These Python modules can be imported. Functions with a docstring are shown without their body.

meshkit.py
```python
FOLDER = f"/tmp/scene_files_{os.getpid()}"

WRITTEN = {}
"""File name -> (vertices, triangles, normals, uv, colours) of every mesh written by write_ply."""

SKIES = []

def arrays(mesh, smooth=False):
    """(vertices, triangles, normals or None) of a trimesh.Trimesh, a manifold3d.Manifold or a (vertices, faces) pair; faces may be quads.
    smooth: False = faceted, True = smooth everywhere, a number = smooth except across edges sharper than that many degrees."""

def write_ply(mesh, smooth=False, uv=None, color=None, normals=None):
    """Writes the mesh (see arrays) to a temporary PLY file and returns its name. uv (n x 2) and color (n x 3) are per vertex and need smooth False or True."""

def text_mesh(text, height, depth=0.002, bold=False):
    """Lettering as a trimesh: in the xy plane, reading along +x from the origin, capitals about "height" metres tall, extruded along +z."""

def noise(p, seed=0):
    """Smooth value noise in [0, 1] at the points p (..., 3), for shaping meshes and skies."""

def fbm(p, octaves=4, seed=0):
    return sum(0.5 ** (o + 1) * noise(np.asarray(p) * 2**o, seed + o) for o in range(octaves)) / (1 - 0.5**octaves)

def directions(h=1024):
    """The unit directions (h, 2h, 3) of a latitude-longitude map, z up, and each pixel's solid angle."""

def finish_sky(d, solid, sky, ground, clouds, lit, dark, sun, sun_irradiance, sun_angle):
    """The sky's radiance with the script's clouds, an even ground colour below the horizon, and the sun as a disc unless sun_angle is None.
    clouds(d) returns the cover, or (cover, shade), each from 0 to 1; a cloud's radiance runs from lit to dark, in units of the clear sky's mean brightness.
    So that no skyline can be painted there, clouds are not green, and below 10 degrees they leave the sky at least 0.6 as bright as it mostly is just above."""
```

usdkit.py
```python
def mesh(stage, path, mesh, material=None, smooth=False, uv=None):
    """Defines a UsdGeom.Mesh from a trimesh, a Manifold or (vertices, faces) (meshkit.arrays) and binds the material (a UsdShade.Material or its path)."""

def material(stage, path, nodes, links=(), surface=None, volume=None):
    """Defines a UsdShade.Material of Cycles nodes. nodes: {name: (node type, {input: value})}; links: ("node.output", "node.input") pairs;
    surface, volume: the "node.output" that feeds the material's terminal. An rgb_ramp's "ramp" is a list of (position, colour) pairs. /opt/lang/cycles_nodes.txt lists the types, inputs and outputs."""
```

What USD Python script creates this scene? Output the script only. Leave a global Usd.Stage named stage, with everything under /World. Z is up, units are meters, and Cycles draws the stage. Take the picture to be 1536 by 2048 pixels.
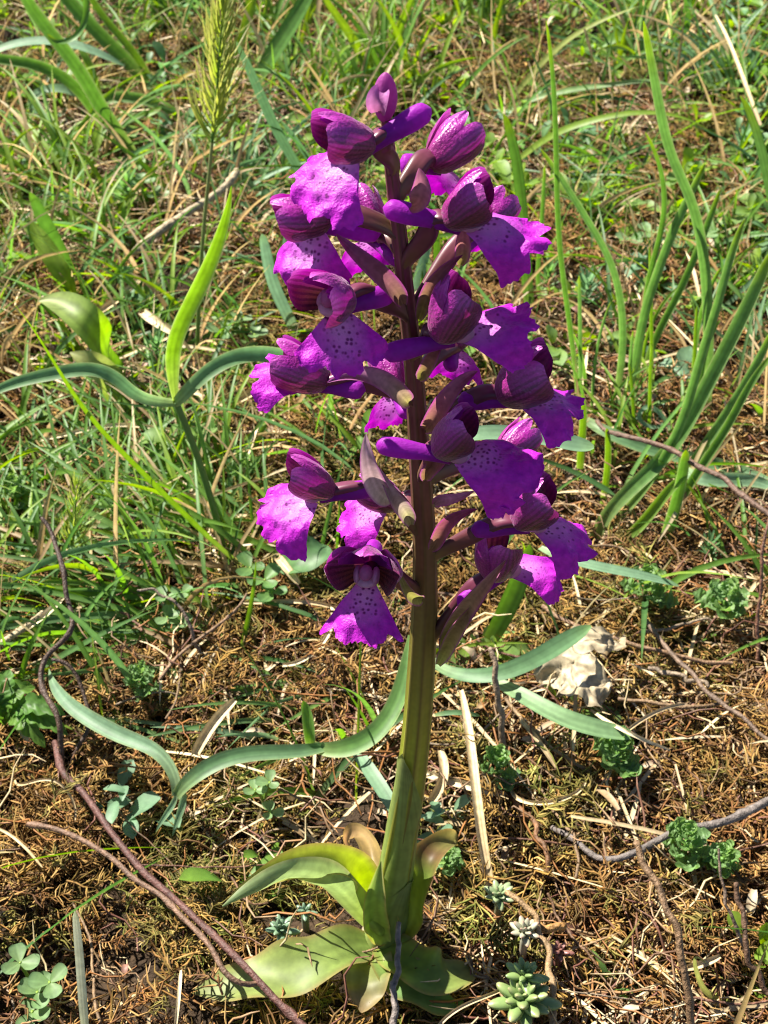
import math, random
import numpy as np
from scipy.interpolate import CubicSpline, PchipInterpolator
import usdkit, meshkit
from pxr import Usd, UsdGeom, UsdLux, UsdShade, Gf, Sdf, Vt

random.seed(7)
RNG = np.random.default_rng(11)
stage = Usd.Stage.CreateInMemory()
UsdGeom.SetStageUpAxis(stage, 'Z'); UsdGeom.SetStageMetersPerUnit(stage, 1.0)
world = UsdGeom.Xform.Define(stage, '/World'); stage.SetDefaultPrim(world.GetPrim())
UsdGeom.Scope.Define(stage, '/World/Looks')

# ---------------------------------------------------------------- camera, sky, sun, exposure
EXPOSURE = 1.76
PITCH = math.radians(40.0)
CAM = np.array([0.0, -0.181, 0.278])
FPX = 1024 / math.tan(math.radians(20.0))          # focal length in pixels of the 1536 x 2048 photograph
FOCAL = 50.0
cam = UsdGeom.Camera.Define(stage, '/World/camera')
cam.CreateFocalLengthAttr(FOCAL)
cam.CreateHorizontalApertureAttr(FOCAL * 1536 / FPX)
cam.CreateVerticalApertureAttr(FOCAL * 2048 / FPX)
cam.CreateClippingRangeAttr(Gf.Vec2f(0.01, 1000))
cam.CreateFocusDistanceAttr(0.228)
cam.CreateFStopAttr(FOCAL / 0.65)
cam.CreateExposureAttr(EXPOSURE)
cam.AddTranslateOp().Set(Gf.Vec3d(*map(float, CAM)))
cam.AddRotateXOp().Set(90 - math.degrees(PITCH))

SUN_EL = math.radians(51.0)
SUN_AZ = math.atan2(-0.82, 0.57)                    # atan2(x, y) of the direction towards the sun
SUN_DIR = np.array([math.sin(SUN_AZ) * math.cos(SUN_EL), math.cos(SUN_AZ) * math.cos(SUN_EL), math.sin(SUN_EL)])
dome = UsdLux.DomeLight.Define(stage, '/World/sky')
sky_mat = usdkit.material(stage, '/World/Looks/sky', {
    's': ('sky_texture', {'sky_type': 'single_scattering', 'sun_disc': False, 'sun_elevation': SUN_EL, 'sun_rotation': SUN_AZ, 'altitude': 1200.0, 'air_density': 0.8}),
    'b': ('background_shader', {'strength': 0.05})}, [('s.color', 'b.color')], surface='b.background')
UsdShade.MaterialBindingAPI.Apply(dome.GetPrim()).Bind(sky_mat)
sun = UsdLux.DistantLight.Define(stage, '/World/sun')
sun.CreateIntensityAttr(1.25); sun.CreateAngleAttr(0.53); sun.CreateNormalizeAttr(True)
sun.CreateColorAttr(Gf.Vec3f(1.0, 0.94, 0.84))
zax = SUN_DIR; xax = np.cross([0, 0, 1], zax); xax /= np.linalg.norm(xax); yax = np.cross(zax, xax)
sun.AddTransformOp().Set(Gf.Matrix4d(*xax, 0, *yax, 0, *zax, 0, 0, 0, 1, 1))

# ---------------------------------------------------------------- from a pixel of the photograph to a place
FWD = np.array([0, math.cos(PITCH), -math.sin(PITCH)]); UPV = np.array([0, math.sin(PITCH), math.cos(PITCH)]); RIGHT = np.array([1.0, 0, 0])
def ray(px, py): return FWD + RIGHT * (px - 768) / FPX - UPV * (py - 1024) / FPX
def G(px, py, z=0.0):                                # the place at height z
    d = ray(px, py); return CAM + d * (z - CAM[2]) / d[2]
def V(px, py, y=0.0):                                # the place on the upright plane at y
    d = ray(px, py); return CAM + d * (y - CAM[1]) / d[1]
def mpp(p): return float((np.asarray(p) - CAM) @ FWD) / FPX     # metres per pixel there
def unit(v): v = np.asarray(v, float); return v / np.maximum(np.linalg.norm(v, axis=-1, keepdims=True), 1e-12)

# ---------------------------------------------------------------- prims
used = {}
def numbered(parent, name):
    k = (parent, name); n = used.get(k, 0); used[k] = n + 1
    return f'{parent}/{name}' if n == 0 else f'{parent}/{name}_{n:03d}'
def path_of(p): return '/World' if p is None else str(p.GetPath())
def tag(p, label=None, cat=None, group=None, kind=None):
    for k, v in (('label', label), ('category', cat), ('group', group), ('kind', kind)):
        if v: p.SetCustomDataByKey(k, v)
    return p
def thing(name, label, cat, group=None, loc=None):
    x = UsdGeom.Xform.Define(stage, numbered('/World', name))
    return tag(x.GetPrim(), label, cat, group)
def obj(name, mesh, mat, parent=None, smooth=True, label=None, cat=None, group=None, kind=None):
    v, f = mesh[0], mesh[1]
    m = usdkit.mesh(stage, numbered(path_of(parent), name), (v, f), M[mat], smooth=smooth)
    if len(mesh) > 2 and mesh[2] is not None:
        c = np.clip(np.broadcast_to(np.asarray(mesh[2], np.float32), (len(v), 3)), -100, 100).astype(np.float32)
        UsdGeom.PrimvarsAPI(m).CreatePrimvar('tint', Sdf.ValueTypeNames.Color3fArray, 'vertex').Set(Vt.Vec3fArray.FromNumpy(np.ascontiguousarray(c)))
    return tag(m.GetPrim(), label, cat, group, kind)

# ---------------------------------------------------------------- materials
M = {}
def leaf_material(name, trans=0.35, rough=0.42, spec=0.4, tsat=1.15, tval=1.5, thue=0.49, nscale=500.0, namt=0.35, bump=0.0, sheen=0.0):
    nodes = {'a': ('attribute', {'attribute': 'tint'}), 'g': ('geometry', {}),
             'n': ('noise_texture', {'scale': nscale, 'detail': 3.0, 'roughness': 0.6}),
             'mr': ('map_range', {'from_min': 0.25, 'from_max': 0.75, 'to_min': 1 - namt, 'to_max': 1 + namt}),
             'h': ('hsv', {'hue': 0.5, 'saturation': 1.0, 'fac': 1.0}),
             'ht': ('hsv', {'hue': thue, 'saturation': tsat, 'value': tval, 'fac': 1.0}),
             'p': ('principled_bsdf', {'roughness': rough, 'specular_ior_level': spec, 'sheen_weight': sheen, 'sheen_roughness': 0.4}),
             't': ('translucent_bsdf', {}), 'm': ('mix_closure', {'fac': trans})}
    links = [('g.position', 'n.vector'), ('n.fac', 'mr.value'), ('mr.result', 'h.value'), ('a.color', 'h.color'), ('h.color', 'p.base_color'),
             ('h.color', 'ht.color'), ('ht.color', 't.color'), ('p.BSDF', 'm.closure1'), ('t.BSDF', 'm.closure2')]
    if bump:
        nodes['b'] = ('bump', {'distance': bump, 'strength': 1.0}); links += [('n.fac', 'b.height'), ('b.normal', 'p.normal')]
    M[name] = usdkit.material(stage, f'/World/Looks/{name}', nodes, links, surface='m.closure')
leaf_material('leaf', trans=0.45, rough=0.48, spec=0.3, nscale=350, namt=0.25, tval=1.75)
leaf_material('waxy_leaf', trans=0.34, rough=0.50, spec=0.3, nscale=400, namt=0.2)
leaf_material('moss', trans=0.16, rough=0.7, spec=0.25, nscale=220, namt=0.35, tval=1.25, thue=0.5)
leaf_material('dry', trans=0.06, rough=0.55, spec=0.35, nscale=700, namt=0.35, tval=1.1, thue=0.5, tsat=1.0)
leaf_material('bark', trans=0.0, rough=0.6, spec=0.35, nscale=900, namt=0.5, bump=0.0006)
leaf_material('stalk', trans=0.16, rough=0.40, spec=0.45, nscale=700, namt=0.14)
leaf_material('succulent', trans=0.25, rough=0.35, spec=0.5, nscale=500, namt=0.12)
leaf_material('petal', trans=0.50, rough=0.5, spec=0.25, nscale=1200, namt=0.14, tval=1.15, thue=0.5, tsat=1.0, bump=0.00015, sheen=0.1)
leaf_material('bract', trans=0.45, rough=0.55, spec=0.1, nscale=900, namt=0.25, tval=1.3, thue=0.5)

# striped sepal: tint carries (u along, v across, how far towards the underside)
M['sepal'] = usdkit.material(stage, '/World/Looks/sepal', {
    'a': ('attribute', {'attribute': 'tint'}), 'x': ('separate_xyz', {}), 'g': ('geometry', {}),
    'n': ('noise_texture', {'scale': 420.0, 'detail': 2.0}), 'nf': ('noise_texture', {'scale': 2600.0, 'detail': 3.0}),
    'ns': ('math', {'math_type': 'multiply_add', 'value2': 2.2, 'value3': 0.0}),
    'va': ('math', {'math_type': 'multiply_add', 'value2': 58.0}),
    'si': ('math', {'math_type': 'sine'}),
    'st': ('map_range', {'from_min': -0.35, 'from_max': 0.6, 'to_min': 0.0, 'to_max': 1.0, 'clamp': True}),
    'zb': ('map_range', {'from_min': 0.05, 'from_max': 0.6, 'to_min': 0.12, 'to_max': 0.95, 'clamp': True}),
    'sf': ('math', {'math_type': 'multiply'}),
    'pc': ('rgb_ramp', {'ramp': [(0.0, (0.20, 0.018, 0.10)), (0.4, (0.25, 0.014, 0.16)), (0.8, (0.34, 0.020, 0.29)), (1.0, (0.46, 0.08, 0.40))]}),  # upper side: own purple, painted brighter as if lit from above
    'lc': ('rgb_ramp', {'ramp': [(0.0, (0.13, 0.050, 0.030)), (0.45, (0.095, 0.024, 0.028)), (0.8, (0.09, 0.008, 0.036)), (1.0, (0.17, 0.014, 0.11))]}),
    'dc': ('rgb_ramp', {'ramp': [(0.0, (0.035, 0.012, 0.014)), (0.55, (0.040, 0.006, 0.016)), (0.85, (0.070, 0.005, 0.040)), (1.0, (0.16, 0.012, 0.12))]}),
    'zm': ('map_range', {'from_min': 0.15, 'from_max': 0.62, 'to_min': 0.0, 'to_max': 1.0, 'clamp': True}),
    'bc': ('mix_color', {'blend_type': 'mix'}), 'mx': ('mix_color', {'blend_type': 'mix'}),
    'nv': ('map_range', {'from_min': 0.3, 'from_max': 0.7, 'to_min': 0.72, 'to_max': 1.3, 'clamp': True}),
    'hv': ('hsv', {'hue': 0.5, 'saturation': 1.0, 'fac': 1.0}),
    'b': ('bump', {'distance': 0.00022, 'strength': 0.7}),
    'p': ('principled_bsdf', {'roughness': 0.34, 'specular_ior_level': 0.7, 'sheen_weight': 0.3, 'sheen_roughness': 0.35, 'sheen_tint': (1.0, 0.75, 1.0)}),
    'ht': ('hsv', {'hue': 0.5, 'saturation': 1.05, 'value': 1.4, 'fac': 1.0}),
    't': ('translucent_bsdf', {}), 'm': ('mix_closure', {'fac': 0.25})},
    [('a.color', 'x.vector'), ('g.position', 'n.vector'), ('g.position', 'nf.vector'), ('n.fac', 'ns.value1'), ('x.y', 'va.value1'), ('ns.value', 'va.value3'), ('va.value', 'si.value1'),
     ('si.value', 'st.value'), ('x.z', 'zb.value'), ('st.result', 'sf.value1'), ('zb.result', 'sf.value2'), ('x.x', 'pc.fac'), ('x.x', 'lc.fac'), ('x.x', 'dc.fac'),
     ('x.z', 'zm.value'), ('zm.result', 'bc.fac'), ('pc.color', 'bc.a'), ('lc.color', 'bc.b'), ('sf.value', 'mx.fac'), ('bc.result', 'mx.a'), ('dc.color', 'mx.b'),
     ('nf.fac', 'nv.value'), ('nv.result', 'hv.value'), ('mx.result', 'hv.color'), ('hv.color', 'p.base_color'), ('nf.fac', 'b.height'), ('b.normal', 'p.normal'),
     ('mx.result', 'ht.color'), ('ht.color', 't.color'), ('p.BSDF', 'm.closure1'), ('t.BSDF', 'm.closure2')], surface='m.closure')

# spotted lip: tint carries (forward mm, across mm, seed)
M['lip'] = usdkit.material(stage, '/World/Looks/lip', {
    'a': ('attribute', {'attribute': 'tint'}), 'x': ('separate_xyz', {}), 'g': ('geometry', {}),
    'vo': ('voronoi_texture', {'dimensions': '3D', 'feature': 'f1', 'scale': 1.15, 'randomness': 0.75}),
    'dot': ('map_range', {'from_min': 0.17, 'from_max': 0.40, 'to_min': 0.9, 'to_max': 0.0, 'clamp': True}),
    'ab': ('math', {'math_type': 'absolute'}),
    'band': ('map_range', {'from_min': 2.0, 'from_max': 3.4, 'to_min': 1.0, 'to_max': 0.0, 'clamp': True}),
    'fwd': ('map_range', {'from_min': 7.0, 'from_max': 8.6, 'to_min': 1.0, 'to_max': 0.0, 'clamp': True}),
    'mask': ('math', {'math_type': 'multiply'}), 'dm': ('math', {'math_type': 'multiply'}),
    'pb': ('map_range', {'from_min': 0.4, 'from_max': 4.2, 'to_min': 1.0, 'to_max': 0.0, 'clamp': True}),
    'pf': ('map_range', {'from_min': 3.5, 'from_max': 9.0, 'to_min': 1.0, 'to_max': 0.0, 'clamp': True}),
    'pm': ('math', {'math_type': 'multiply'}), 'pms': ('math', {'math_type': 'multiply', 'value2': 0.55}),
    'n': ('noise_texture', {'scale': 900.0, 'detail': 3.0}), 'nf': ('noise_texture', {'scale': 2600.0, 'detail': 2.0}),
    'nr': ('rgb_ramp', {'ramp': [(0.3, (0.32, 0.007, 0.36)), (0.7, (0.52, 0.018, 0.52))]}),
    'c1': ('mix_color', {'blend_type': 'mix', 'b': (0.70, 0.38, 0.72)}),
    'c2': ('mix_color', {'blend_type': 'mix', 'b': (0.12, 0.002, 0.11)}),
    'b': ('bump', {'distance': 0.00022, 'strength': 0.7}),
    'p': ('principled_bsdf', {'roughness': 0.5, 'specular_ior_level': 0.3, 'sheen_weight': 0.12, 'sheen_roughness': 0.3, 'sheen_tint': (1.0, 0.7, 1.0)}),
    'ht': ('hsv', {'hue': 0.5, 'saturation': 1.05, 'value': 1.0, 'fac': 1.0}),
    't': ('translucent_bsdf', {}), 'm': ('mix_closure', {'fac': 0.30})},
    [('a.color', 'x.vector'), ('a.color', 'vo.vector'), ('vo.distance', 'dot.value'), ('x.y', 'ab.value1'), ('ab.value', 'band.value'), ('x.x', 'fwd.value'),
     ('band.result', 'mask.value1'), ('fwd.result', 'mask.value2'), ('mask.value', 'dm.value1'), ('dot.result', 'dm.value2'),
     ('ab.value', 'pb.value'), ('x.x', 'pf.value'), ('pb.result', 'pm.value1'), ('pf.result', 'pm.value2'), ('pm.value', 'pms.value1'),
     ('g.position', 'n.vector'), ('g.position', 'nf.vector'), ('n.fac', 'nr.fac'), ('nr.color', 'c1.a'), ('pms.value', 'c1.fac'), ('c1.result', 'c2.a'), ('dm.value', 'c2.fac'),
     ('c2.result', 'p.base_color'), ('nf.fac', 'b.height'), ('b.normal', 'p.normal'), ('c2.result', 'ht.color'), ('ht.color', 't.color'), ('p.BSDF', 'm.closure1'), ('t.BSDF', 'm.closure2')], surface='m.closure')

M['soil'] = usdkit.material(stage, '/World/Looks/soil', {
    'g': ('geometry', {}), 'n': ('noise_texture', {'scale': 60.0, 'detail': 8.0, 'roughness': 0.65}), 'n2': ('noise_texture', {'scale': 900.0, 'detail': 4.0}),
    'r': ('rgb_ramp', {'ramp': [(0.25, (0.014, 0.009, 0.006)), (0.45, (0.032, 0.020, 0.011)), (0.6, (0.055, 0.034, 0.018)), (0.8, (0.11, 0.075, 0.045))]}),
    'b': ('bump', {'distance': 0.002, 'strength': 1.0}), 'p': ('principled_bsdf', {'roughness': 0.9, 'specular_ior_level': 0.2})},
    [('g.position', 'n.vector'), ('g.position', 'n2.vector'), ('n.fac', 'r.fac'), ('r.color', 'p.base_color'), ('n2.fac', 'b.height'), ('b.normal', 'p.normal')], surface='p.BSDF')

# ---------------------------------------------------------------- shapes
def curve(P, n):
    P = np.asarray(P, float)
    t = np.concatenate([[0], np.cumsum(np.maximum(np.linalg.norm(np.diff(P, axis=0), axis=1), 1e-6))]); t /= t[-1]
    if len(P) == 2: return P[0] + np.linspace(0, 1, n)[:, None] * (P[1] - P[0])
    return CubicSpline(t, P)(np.linspace(0, 1, n)) if len(P) > 3 else np.stack([np.polyval(np.polyfit(t, P[:, k], 2), np.linspace(0, 1, n)) for k in range(3)], 1)
def tangents(C): return unit(np.gradient(C, axis=0))
def grid_faces(n, m, wrap=False):
    i, j = np.meshgrid(np.arange(n - 1), np.arange(m if wrap else m - 1), indexing='ij')
    a = (i * m + j).ravel(); b = (i * m + (j + 1) % m).ravel(); c = a + m; d = b + m
    return np.concatenate([np.stack([a, b, d], 1), np.stack([a, d, c], 1)])
def join(parts):
    vs, fs, cs, n = [], [], [], 0
    for p in parts:
        vs.append(p[0]); fs.append(p[1] + n); cs.append(np.broadcast_to(p[2], (len(p[0]), 3)) if len(p) > 2 and p[2] is not None else np.ones((len(p[0]), 3))); n += len(p[0])
    return np.vstack(vs), np.vstack(fs), np.vstack(cs)
def grad(stops, u):
    x = [s[0] for s in stops]; c = np.array([s[1] for s in stops], float)
    return np.stack([np.interp(u, x, c[:, k]) for k in range(3)], -1)
def prof(stops, u): return PchipInterpolator([s[0] for s in stops], [s[1] for s in stops])(u)

BLADE = [(0, .55), (.15, .85), (.5, 1.0), (.8, .82), (.94, .5), (1, .12)]
CHIVE = [(0, .8), (.3, 1.0), (.75, .9), (.93, .68), (.985, .4), (1, .1)]
GRASS = [(0, .7), (.3, 1.0), (.7, .7), (1, .04)]
def ribbon(P, width, shape=BLADE, n=26, m=5, face=(0.0, -.55, .75), cup=.22, twist=0.0, color=((0, (.1, .2, .05)), (1, (.1, .2, .05))), rib=.12, wave=0.0, edge=None, seed=0):
    C = curve(P, n); T = tangents(C); u = np.linspace(0, 1, n)
    F = np.broadcast_to(np.asarray(face, float), T.shape)
    S = np.cross(T, F)
    bad = np.linalg.norm(S, axis=1) < .15
    S[bad] = np.cross(T[bad], F[bad] + np.array([.6, .3, .2]))
    S = unit(S); N = np.cross(S, T)
    if np.ndim(twist) or twist:
        a = (np.asarray(twist) if np.ndim(twist) else np.linspace(0, twist, n)); a = np.interp(u, np.linspace(0, 1, len(a)), a)[:, None]
        S, N = S * np.cos(a) + N * np.sin(a), N * np.cos(a) - S * np.sin(a)
    w = prof(shape, u)[:, None] * width / 2
    k = np.linspace(-1, 1, m)[None, :]
    off = cup * w * (k ** 2 - .3)
    if wave: off = off + wave * w * np.abs(k) * np.sin(u[:, None] * 17 + np.sign(k) * 1.3 + seed)
    Vv = C[:, None] + S[:, None] * (w * k)[..., None] + N[:, None] * off[..., None]
    uu = np.repeat(u[:, None], m, 1)
    col = grad(color, uu)
    col = col * (1 + rib * np.cos(k * 9.4)[..., None] * np.ones_like(uu)[..., None])
    q_ = np.stack([uu * 3.0 + C[0, 0] * 50, np.broadcast_to(k * 4.5, uu.shape), np.full(uu.shape, float(C[0, 1]) * 300)], -1)
    col = col * (1 + 1.1 * rib * (meshkit.noise(q_) - .5) * 2)[..., None]
    if m >= 7: col = col * (1 + 1.6 * rib * (meshkit.noise(q_ * [1.0, 4.0, 1.0] + 9) - .5))[..., None]
    if edge is not None:
        e = (np.abs(k) ** 8)[..., None] * np.ones_like(uu)[..., None]; col = col * (1 - .7 * e) + np.asarray(edge) * .7 * e
    return Vv.reshape(-1, 3), grid_faces(n, m), col.reshape(-1, 3)
def frames(C):
    T = tangents(C); ref = np.array([.31, -.83, .47])
    A = unit(np.cross(T, ref)); B = np.cross(T, A); return T, A, B
def tube(P, radius, n=20, sides=8, ribs=0, ribamp=0.0, twist=0.0, flat=1.0, color=((0, (.2, .1, .05)), (1, (.2, .1, .05))), ribcol=None, lump=0.0, seed=0, cap=True):
    C = curve(P, n) if len(P) != n or n > 12 else np.asarray(P, float)
    T, A, B = frames(C); u = np.linspace(0, 1, len(C))
    r = radius(u) if callable(radius) else (prof(radius, u) if np.ndim(radius) == 2 else np.full(len(C), radius))
    a = np.linspace(0, 2 * np.pi, sides, endpoint=False)[None, :]
    rr = r[:, None] * (1 + (ribamp * np.cos(ribs * a + twist * u[:, None]) if ribs else 0))
    rr = np.broadcast_to(rr, (len(C), sides))
    if lump: rr = rr * (1 + lump * (meshkit.noise(np.stack([np.broadcast_to(np.cos(a) * 1.5, rr.shape), np.broadcast_to(np.sin(a) * 1.5, rr.shape), np.broadcast_to(u[:, None] * len(C) * .6, rr.shape)], -1) + seed) - .5))
    Vv = C[:, None] + A[:, None] * (rr * np.cos(a))[..., None] + B[:, None] * (rr * flat * np.sin(a))[..., None]
    col = grad(color, np.repeat(u[:, None], sides, 1))
    if ribcol is not None and ribs:
        e = np.clip(np.cos(ribs * a + twist * u[:, None]), 0, 1)[..., None] ** 2; col = col * (1 - e * .8) + np.asarray(ribcol) * e * .8
    Vv = Vv.reshape(-1, 3); f = grid_faces(len(C), sides, True); col = col.reshape(-1, 3)
    if cap:
        nv = len(Vv); Vv = np.vstack([Vv, C[:1] - T[:1] * r[0] * .35, C[-1:] + T[-1:] * r[-1] * .5]); col = np.vstack([col, col[:1], col[-1:]])
        j = np.arange(sides); k = (j + 1) % sides; b = (len(C) - 1) * sides
        f = np.vstack([f, np.stack([np.full(sides, nv), k, j], 1), np.stack([np.full(sides, nv + 1), b + j, b + k], 1)])
    return Vv, f, col
def blob(center, axes, R=None, nu=10, nv=12, color=(.3, .1, .2), pointed=0.0):
    th = np.linspace(0.02, np.pi - .02, nu)[:, None]; ph = np.linspace(0, 2 * np.pi, nv, endpoint=False)[None, :]
    s = np.sin(th) ** (1 + pointed)
    P = np.stack([np.broadcast_to(-np.cos(th), (nu, nv)) * axes[0], s * np.cos(ph) * axes[1], s * np.sin(ph) * axes[2]], -1).reshape(-1, 3)
    if R is not None: P = P @ np.asarray(R)
    return P + center, grid_faces(nu, nv, True), np.broadcast_to(np.asarray(color, float), (nu * nv, 3))

# ================================================================ ground
def relief(x, y):
    q = np.stack([x, y, np.zeros_like(x)], -1)
    return (meshkit.fbm(q * 14, 3, 5) - .5) * .014 + (meshkit.fbm(q * 55, 3, 9) - .5) * .021 - .006
def ground():
    s = np.concatenate([-np.geomspace(60, .42, 26), np.linspace(-.4, .4, 200), np.geomspace(.42, 60, 26)])
    t = np.concatenate([-np.geomspace(60, .17, 22), np.linspace(-.15, .8, 230), np.geomspace(.83, 60, 28)])
    X, Y = np.meshgrid(s, t, indexing='ij')
    Z = relief(X, Y)
    return np.stack([X, Y, Z], -1).reshape(-1, 3), grid_faces(len(s), len(t))[:, [0, 2, 1]]
obj('ground', ground(), 'soil', kind='structure')

# colour families
GLAUC = (.095, .190, .085); GLAUC2 = (.15, .26, .15); GREEN = (.095, .205, .032); YGREEN = (.17, .27, .030); DKGREEN = (.045, .115, .035)
STRAW = (.46, .36, .20); TAN = (.26, .175, .09); BROWN = (.13, .070, .035); RUST = (.235, .100, .028); GOLD = (.33, .19, .040); OLIVE = (.17, .15, .025); REDBR = (.15, .060, .042); GREY = (.20, .17, .14)
def mixc(a, b, t): return tuple(np.asarray(a) * (1 - t) + np.asarray(b) * t)

# ================================================================ uncountable ground cover (stuff)
def scatter(name, protos, mat, pts, rot, scl, idx, label, cat):
    pi = UsdGeom.PointInstancer.Define(stage, f'/World/{name}')
    tag(pi.GetPrim(), label, cat, kind='stuff')
    holder = UsdGeom.Scope.Define(stage, f'/World/{name}/shapes')
    for k, p in enumerate(protos):
        pr = obj(cat.replace(' ', '_') + '_piece', p, mat, holder.GetPrim())
        pi.CreatePrototypesRel().AddTarget(pr.GetPath())
    pi.CreatePositionsAttr(Vt.Vec3fArray.FromNumpy(np.asarray(pts, np.float32)))
    pi.CreateScalesAttr(Vt.Vec3fArray.FromNumpy(np.repeat(np.asarray(scl, np.float32)[:, None], 3, 1)))
    pi.CreateProtoIndicesAttr(Vt.IntArray.FromNumpy(np.asarray(idx, np.int32)))
    q = []
    for yaw, tilt, ta in rot:
        r = Gf.Rotation(Gf.Vec3d(0, 0, 1), float(np.degrees(yaw))) * Gf.Rotation(Gf.Vec3d(math.cos(ta), math.sin(ta), 0), float(np.degrees(tilt)))
        d = r.GetQuat(); q.append(Gf.Quath(float(d.GetReal()), *map(float, d.GetImaginary())))
    pi.CreateOrientationsAttr(Vt.QuathArray(q))

def field(n, seed, dens):
    """n places over the ground in and around the view, thinned by dens(x, y) in 0..1, more where the picture looks closer."""
    r = np.random.default_rng(seed)
    y = -.13 + 1.15 * r.random(n * 4) ** 1.35; x = (r.random(n * 4) - .5) * (.42 + .55 * np.clip(y + .13, 0, 1.1))
    keep = r.random(n * 4) < dens(x, y)
    x, y = x[keep][:n], y[keep][:n]
    return x, y, r
def patchy(x, y, f, seed): return meshkit.fbm(np.stack([x * f, y * f, 0 * x], -1), 2, seed)
def sm(a, b, t): t = np.clip((t - a) / (b - a), 0, 1); return t * t * (3 - 2 * t)
def green_at(x, y):                               # where the sward is green rather than brown
    g = .15 + .75 * sm(.12, .36, y) + .85 * sm(.03, -.05, x) * sm(.06, .12, y)
    return np.clip(g * (.35 + 1.3 * patchy(x, y, 11, 3)), 0, 1)

def moss_frond(r, length, color):
    n = 7; yaw = r.random() * 6.28
    hd = yaw + np.cumsum(r.normal(0, .32, n)); st = np.stack([np.cos(hd), np.sin(hd), .5 * np.cos(np.linspace(0, 2.6, n)) + r.normal(0, .2, n)], 1) * length / n
    C = np.cumsum(st, 0); T = tangents(C)
    parts = [tube(C, [(0, .00026), (1, .00009)], n=n, sides=3, color=((0, mixc(color, BROWN, .6)), (1, color)), cap=False)]
    for k in range(r.integers(16, 34)):
        f = r.uniform(.05, 1.0); s = r.choice([-1, 1])
        i = f * (n - 1); i0 = int(i); b = C[i0] + (C[min(i0 + 1, n - 1)] - C[i0]) * (i % 1); d = T[i0]; side = unit(np.cross(d, [0, 0, 1]))
        L = length * (.34 * math.sin(.35 + 2.5 * f) + .05) * r.uniform(.3, 1.35)
        e = unit(d * r.uniform(.1, 1.1) + side * s + np.array([0, 0, r.uniform(-.6, .8)])); e2 = unit(e + d * .4 + r.normal(0, .55, 3))
        q = np.stack([b, b + e * L * .5, b + (e + e2) * L * .5]); t_ = r.random()
        c = mixc(color, (.55, .38, .14), r.uniform(0, .6)) if t_ < .4 else mixc(color, (.035, .020, .011), r.uniform(.1, .9)) if t_ < .85 else mixc(color, (.10, .085, .02), .6)
        parts.append(tube(q, [(0, .00016), (.5, .00021), (1, .00005)], n=3, sides=3, color=((0, c), (1, c)), cap=False))
    return join(parts)
def move(mesh, d): return mesh[0] + np.asarray(d), mesh[1], mesh[2]
def moss_patch(seed, colors):
    r = np.random.default_rng(seed); out = []
    for k in range(17):
        c = colors[r.integers(len(colors))]
        out.append(move(moss_frond(r, r.uniform(.005, .016), c), (r.normal(0, .007), r.normal(0, .007), r.uniform(0, .005))))
    return join(out)
mprot = [moss_patch(100 + k, [RUST, mixc(RUST, BROWN, .5), mixc(RUST, GOLD, .4)]) for k in range(4)] + \
        [moss_patch(200 + k, [GOLD, OLIVE, mixc(GOLD, RUST, .5)]) for k in range(4)] + [moss_patch(300 + k, [OLIVE, mixc(OLIVE, YGREEN, .4), GOLD]) for k in range(3)]
x, y, r = field(3400, 21, lambda x, y: np.clip(.06 + .94 * sm(.38, .54, patchy(x, y, 26, 7)), 0, 1))
kind_v = patchy(x, y, 13, 31) + r.normal(0, .09, len(x)) + .08 * sm(.1, -.12, x) + .07 * sm(.15, .35, y) - .10 * sm(.08, -.03, y) - .06 * sm(-.02, .10, x) * sm(.3, .1, y)
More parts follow.
